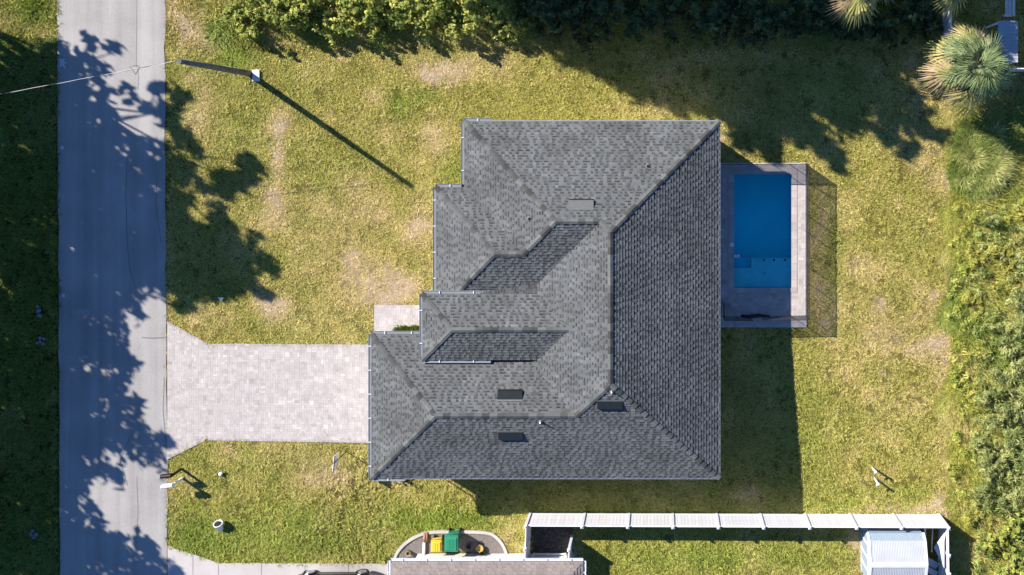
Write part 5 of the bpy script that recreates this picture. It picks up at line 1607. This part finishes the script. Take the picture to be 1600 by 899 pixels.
# ------------------------------------------------------------------ utility pole, cable, pedestal
def build_pole():
    b = W(389, 115.5); 
    t = thing('utility_pole', b, 'leaning shadow casting wooden utility pole by the road', 'utility pole')
    t['label'] = 'tall dark wooden utility pole at the roadside corner of the lawn'
    H = 7.55
    m = MB(); m.tube([(0, 0, -.3), (0, 0, .02), (0, 0, H * .5), (0, 0, H)], [.165, .16, .14, .115], 14); m.build('shaft', M['wood_pole'], t)
    m = MB(); m.tube([(0, 0, H - .35), (-.22, .03, H - .32)], .025, 8); m.tube([(-.22, .03, H - .36), (-.22, .03, H - .26)], .05, 10); m.build('insulator', M['vent_dark'], t)
    m = MB(); m.box((.02, -.155, 1.6), (.12, .03, .3)); m.build('tag_plate', M['rim'], t)
    c = thing('overhead_cable', b + Vector((-.22, .03, H - .3)), 'thin pale overhead cable crossing the road to the pole', 'cable')
    end = W(-330, 206, 6.6) - c.location
    n = 260
    for k, mt in ((0, 'wire_light'), (1, 'black')):
        m = MB(); pts = []
        for i in range(n + 1):
            u = i / n; p = end * u + Vector((0, 0, -.55 * 4 * u * (1 - u) * .5))
            an = u * end.length / 1.1 * math.pi + k * math.pi
            pts.append(p + Vector((0, math.cos(an), math.sin(an))) * .008)
        m.tube(pts, .0085, 5); m.build('strand', M[mt], c)
    u = thing('utility_box', W(401.5, 119), 'low white utility box beside the pole foot', 'utility box')
    m = MB(); m.box((0, 0, .06), (.34, .58, .12)); m.build('body', M['pipe_white'], u, .03)
    m = MB(); m.box((0, 0, .135), (.36, .6, .03)); m.build('lid', M['pipe_white'], u, .01)
build_pole()

# ------------------------------------------------------------------ mailboxes, signs, small things
def mailbox(px, py, label, body, post, rz, h=1.05, L=.5):
    p = G(px, py)
    t = thing('mailbox', p, label, 'mailbox', 'mailboxes at the road edge', rz)
    m = MB(); m.box((0, 0, h / 2 - .05), (.10, .10, h + .1)); m.build('post', M[post], t)
    m = MB(); m.box((-.16, 0, h - .06), (.5, .09, .07)); m.build('arm', M[post], t)
    m = MB(); w = .1; prof = [(-w, 0), (w, 0)] + [(w * math.cos(a), .13 + w * math.sin(a)) for a in np.linspace(0, math.pi, 9)]
    n = len(prof); x0, x1 = -.5, -.5 + L
    A = [(x0, y, h + z) for y, z in prof]; B = [(x1, y, h + z) for y, z in prof]
    for i in range(n): m.face([A[i], A[(i + 1) % n], B[(i + 1) % n], B[i]][::-1])
    m.face(A); m.face(B[::-1]); bo = m.build('box', M[body], t)
    m = MB(); m.box((x0 - .012, 0, h + .115), (.02, .19, .22)); m.build('door', M[body], bo)
    m = MB(); m.box((-.2, -.112, h + .2), (.12, .012, .05)); m.box((-.255, -.112, h + .12), (.025, .012, .2)); m.build('flag', M['lamp_red'], bo)
mailbox(284, 733, 'black mailbox on a post at the road edge by the driveway', 'black', 'black', .1, 1.0)
mailbox(285.5, 747.5, 'white mailbox on a white post beside the black mailbox', 'pipe_white', 'pipe_white', .12, 1.05, .55)

def yard_sign():
    p = G(541.5, 706)
    t = thing('yard_sign', p, 'white panel sign on a thin post in the lawn by the driveway', 'sign')
    m = MB(); m.tube([(0, 0, -.1), (0, 0, 2.0)], .022, 8); m.build('post', M['vent_dark'], t)
    m = MB(); m.box((-.13, -.1, 1.42), (.03, .78, .55), mat4=Matrix.Rotation(-.1, 4, 'Z')); m.build('panel', M['pipe_white'], t, .006)
    m = MB(); m.box((-.1, -.1, 1.66), (.045, .74, .03), mat4=Matrix.Rotation(-.1, 4, 'Z')); m.box((-.06, 0, 1.9), (.16, .03, .03)); m.build('bracket', M['vent_dark'], t)
yard_sign()

def yard_bits():
    p = G(347, 740)
    t = thing('yard_light', p, 'small white and black lamp stub in the lower front lawn', 'yard light')
    m = MB(); m.lathe([(.0, .0), (.09, 0), (.08, .12), (.11, .16), (.11, .2), (0, .23)], (0, 0, 0), 14); m.build('cap', M['pipe_white'], t)
    m = MB(); m.box((-.14, -.03, .05), (.14, .1, .1)); m.build('base', M['black'], t)
    m = MB(); m.box((.2, -.01, .04), (.2, .07, .08)); m.build('cover', M['black'], t)
    p = G(347, 808)
    t = thing('bucket_planter', p, 'white tapered tub tipped over on the grass near the road', 'planter')
    b = MB(); b.lathe([(.0, .0), (.14, 0), (.22, .45), (.24, .46), (.24, .48), (.2, .48), (.19, .40)], (0, 0, 0), 20); o = b.build('tub', M['pipe_white'], t)
    s = MB(); s.lathe([(0, .40), (.2, .40)], (0, 0, 0), 16); s.build('soil', M['soil'], t)
    V, F, C = leaf_cloud([(0, 0.02, .5, .16, .16, .1)], 160, .04, 5, (.03, .02, .025), (.10, .06, .07)); soup('leaves', V, F, C, M['leaf'], t)
    t.rotation_euler = (math.radians(-62), 0, math.radians(4)); t.location.y -= .34; t.location.z += .2
    t.rotation_euler = (math.radians(-58), 0, math.radians(4)); t.location = G(347, 826) + Vector((0, 0, .17))
    p = G(346.5, 468)
    m = MB(); m.v = [(-.17, .1, .12), (.17, .1, .14), (.0, -.12, .03), (0, .05, .2)]; m.f = [(0, 2, 3), (2, 1, 3), (1, 0, 3), (0, 1, 2)]; m.t = [1] * 4; m.smooth = [False] * 4
    o = m.build('plastic_scrap', M['pipe_white']); o.location = p; tag(o, 'white triangular scrap at the edge of the lawn shade', 'scrap')
    for (x, y, h, lean, lab) in ((1362.5, 731, .85, .06, 'upper white pipe standing in the back lawn'), (1366.5, 747, .8, -.05, 'lower white pipe standing in the back lawn')):
        p = G(x, y)
        t = thing('vent_pipe', p, lab, 'pipe', 'white pipes in the back lawn')
        b = MB(); b.tube([(0, 0, -.1), (0, lean, h)], .05, 10); b.tube([(0, lean, h - .02), (0, lean, h + .08)], .068, 10); b.build('shaft', M['pipe_white'], t)
        b = MB(); b.tube([(0, lean, h - .1), (.0, lean - .2, h - .22)], .045, 8); b.build('elbow', M['pipe_white'], t)
    for (x, y) in ((64, 487), (66, 535), (57, 835)):
        p = G(x, y); r = random.Random(x)
        t = thing('roadside_litter', p, {487: 'upper pale litter in the dark verge left of the road', 535: 'larger pale litter below the upper scrap in the dark verge', 835: 'pale litter low in the dark verge near the bottom edge'}[y], 'litter', 'litter in the dark verge')
        for k in range(5):
            b = MB(); cx, cy = r.uniform(-.2, .2), r.uniform(-.25, .25); a = [(cx + r.uniform(.05, .14) * math.cos(q), cy + r.uniform(.05, .14) * math.sin(q), .14 + r.uniform(-.03, .05)) for q in (0, 1.2, 2.5, 3.8, 5.1)]
            b.face(a); b.face([(q[0], q[1], q[2] - .02) for q in reversed(a)]); b.build('scrap_piece', M['litter'], t)
yard_bits()
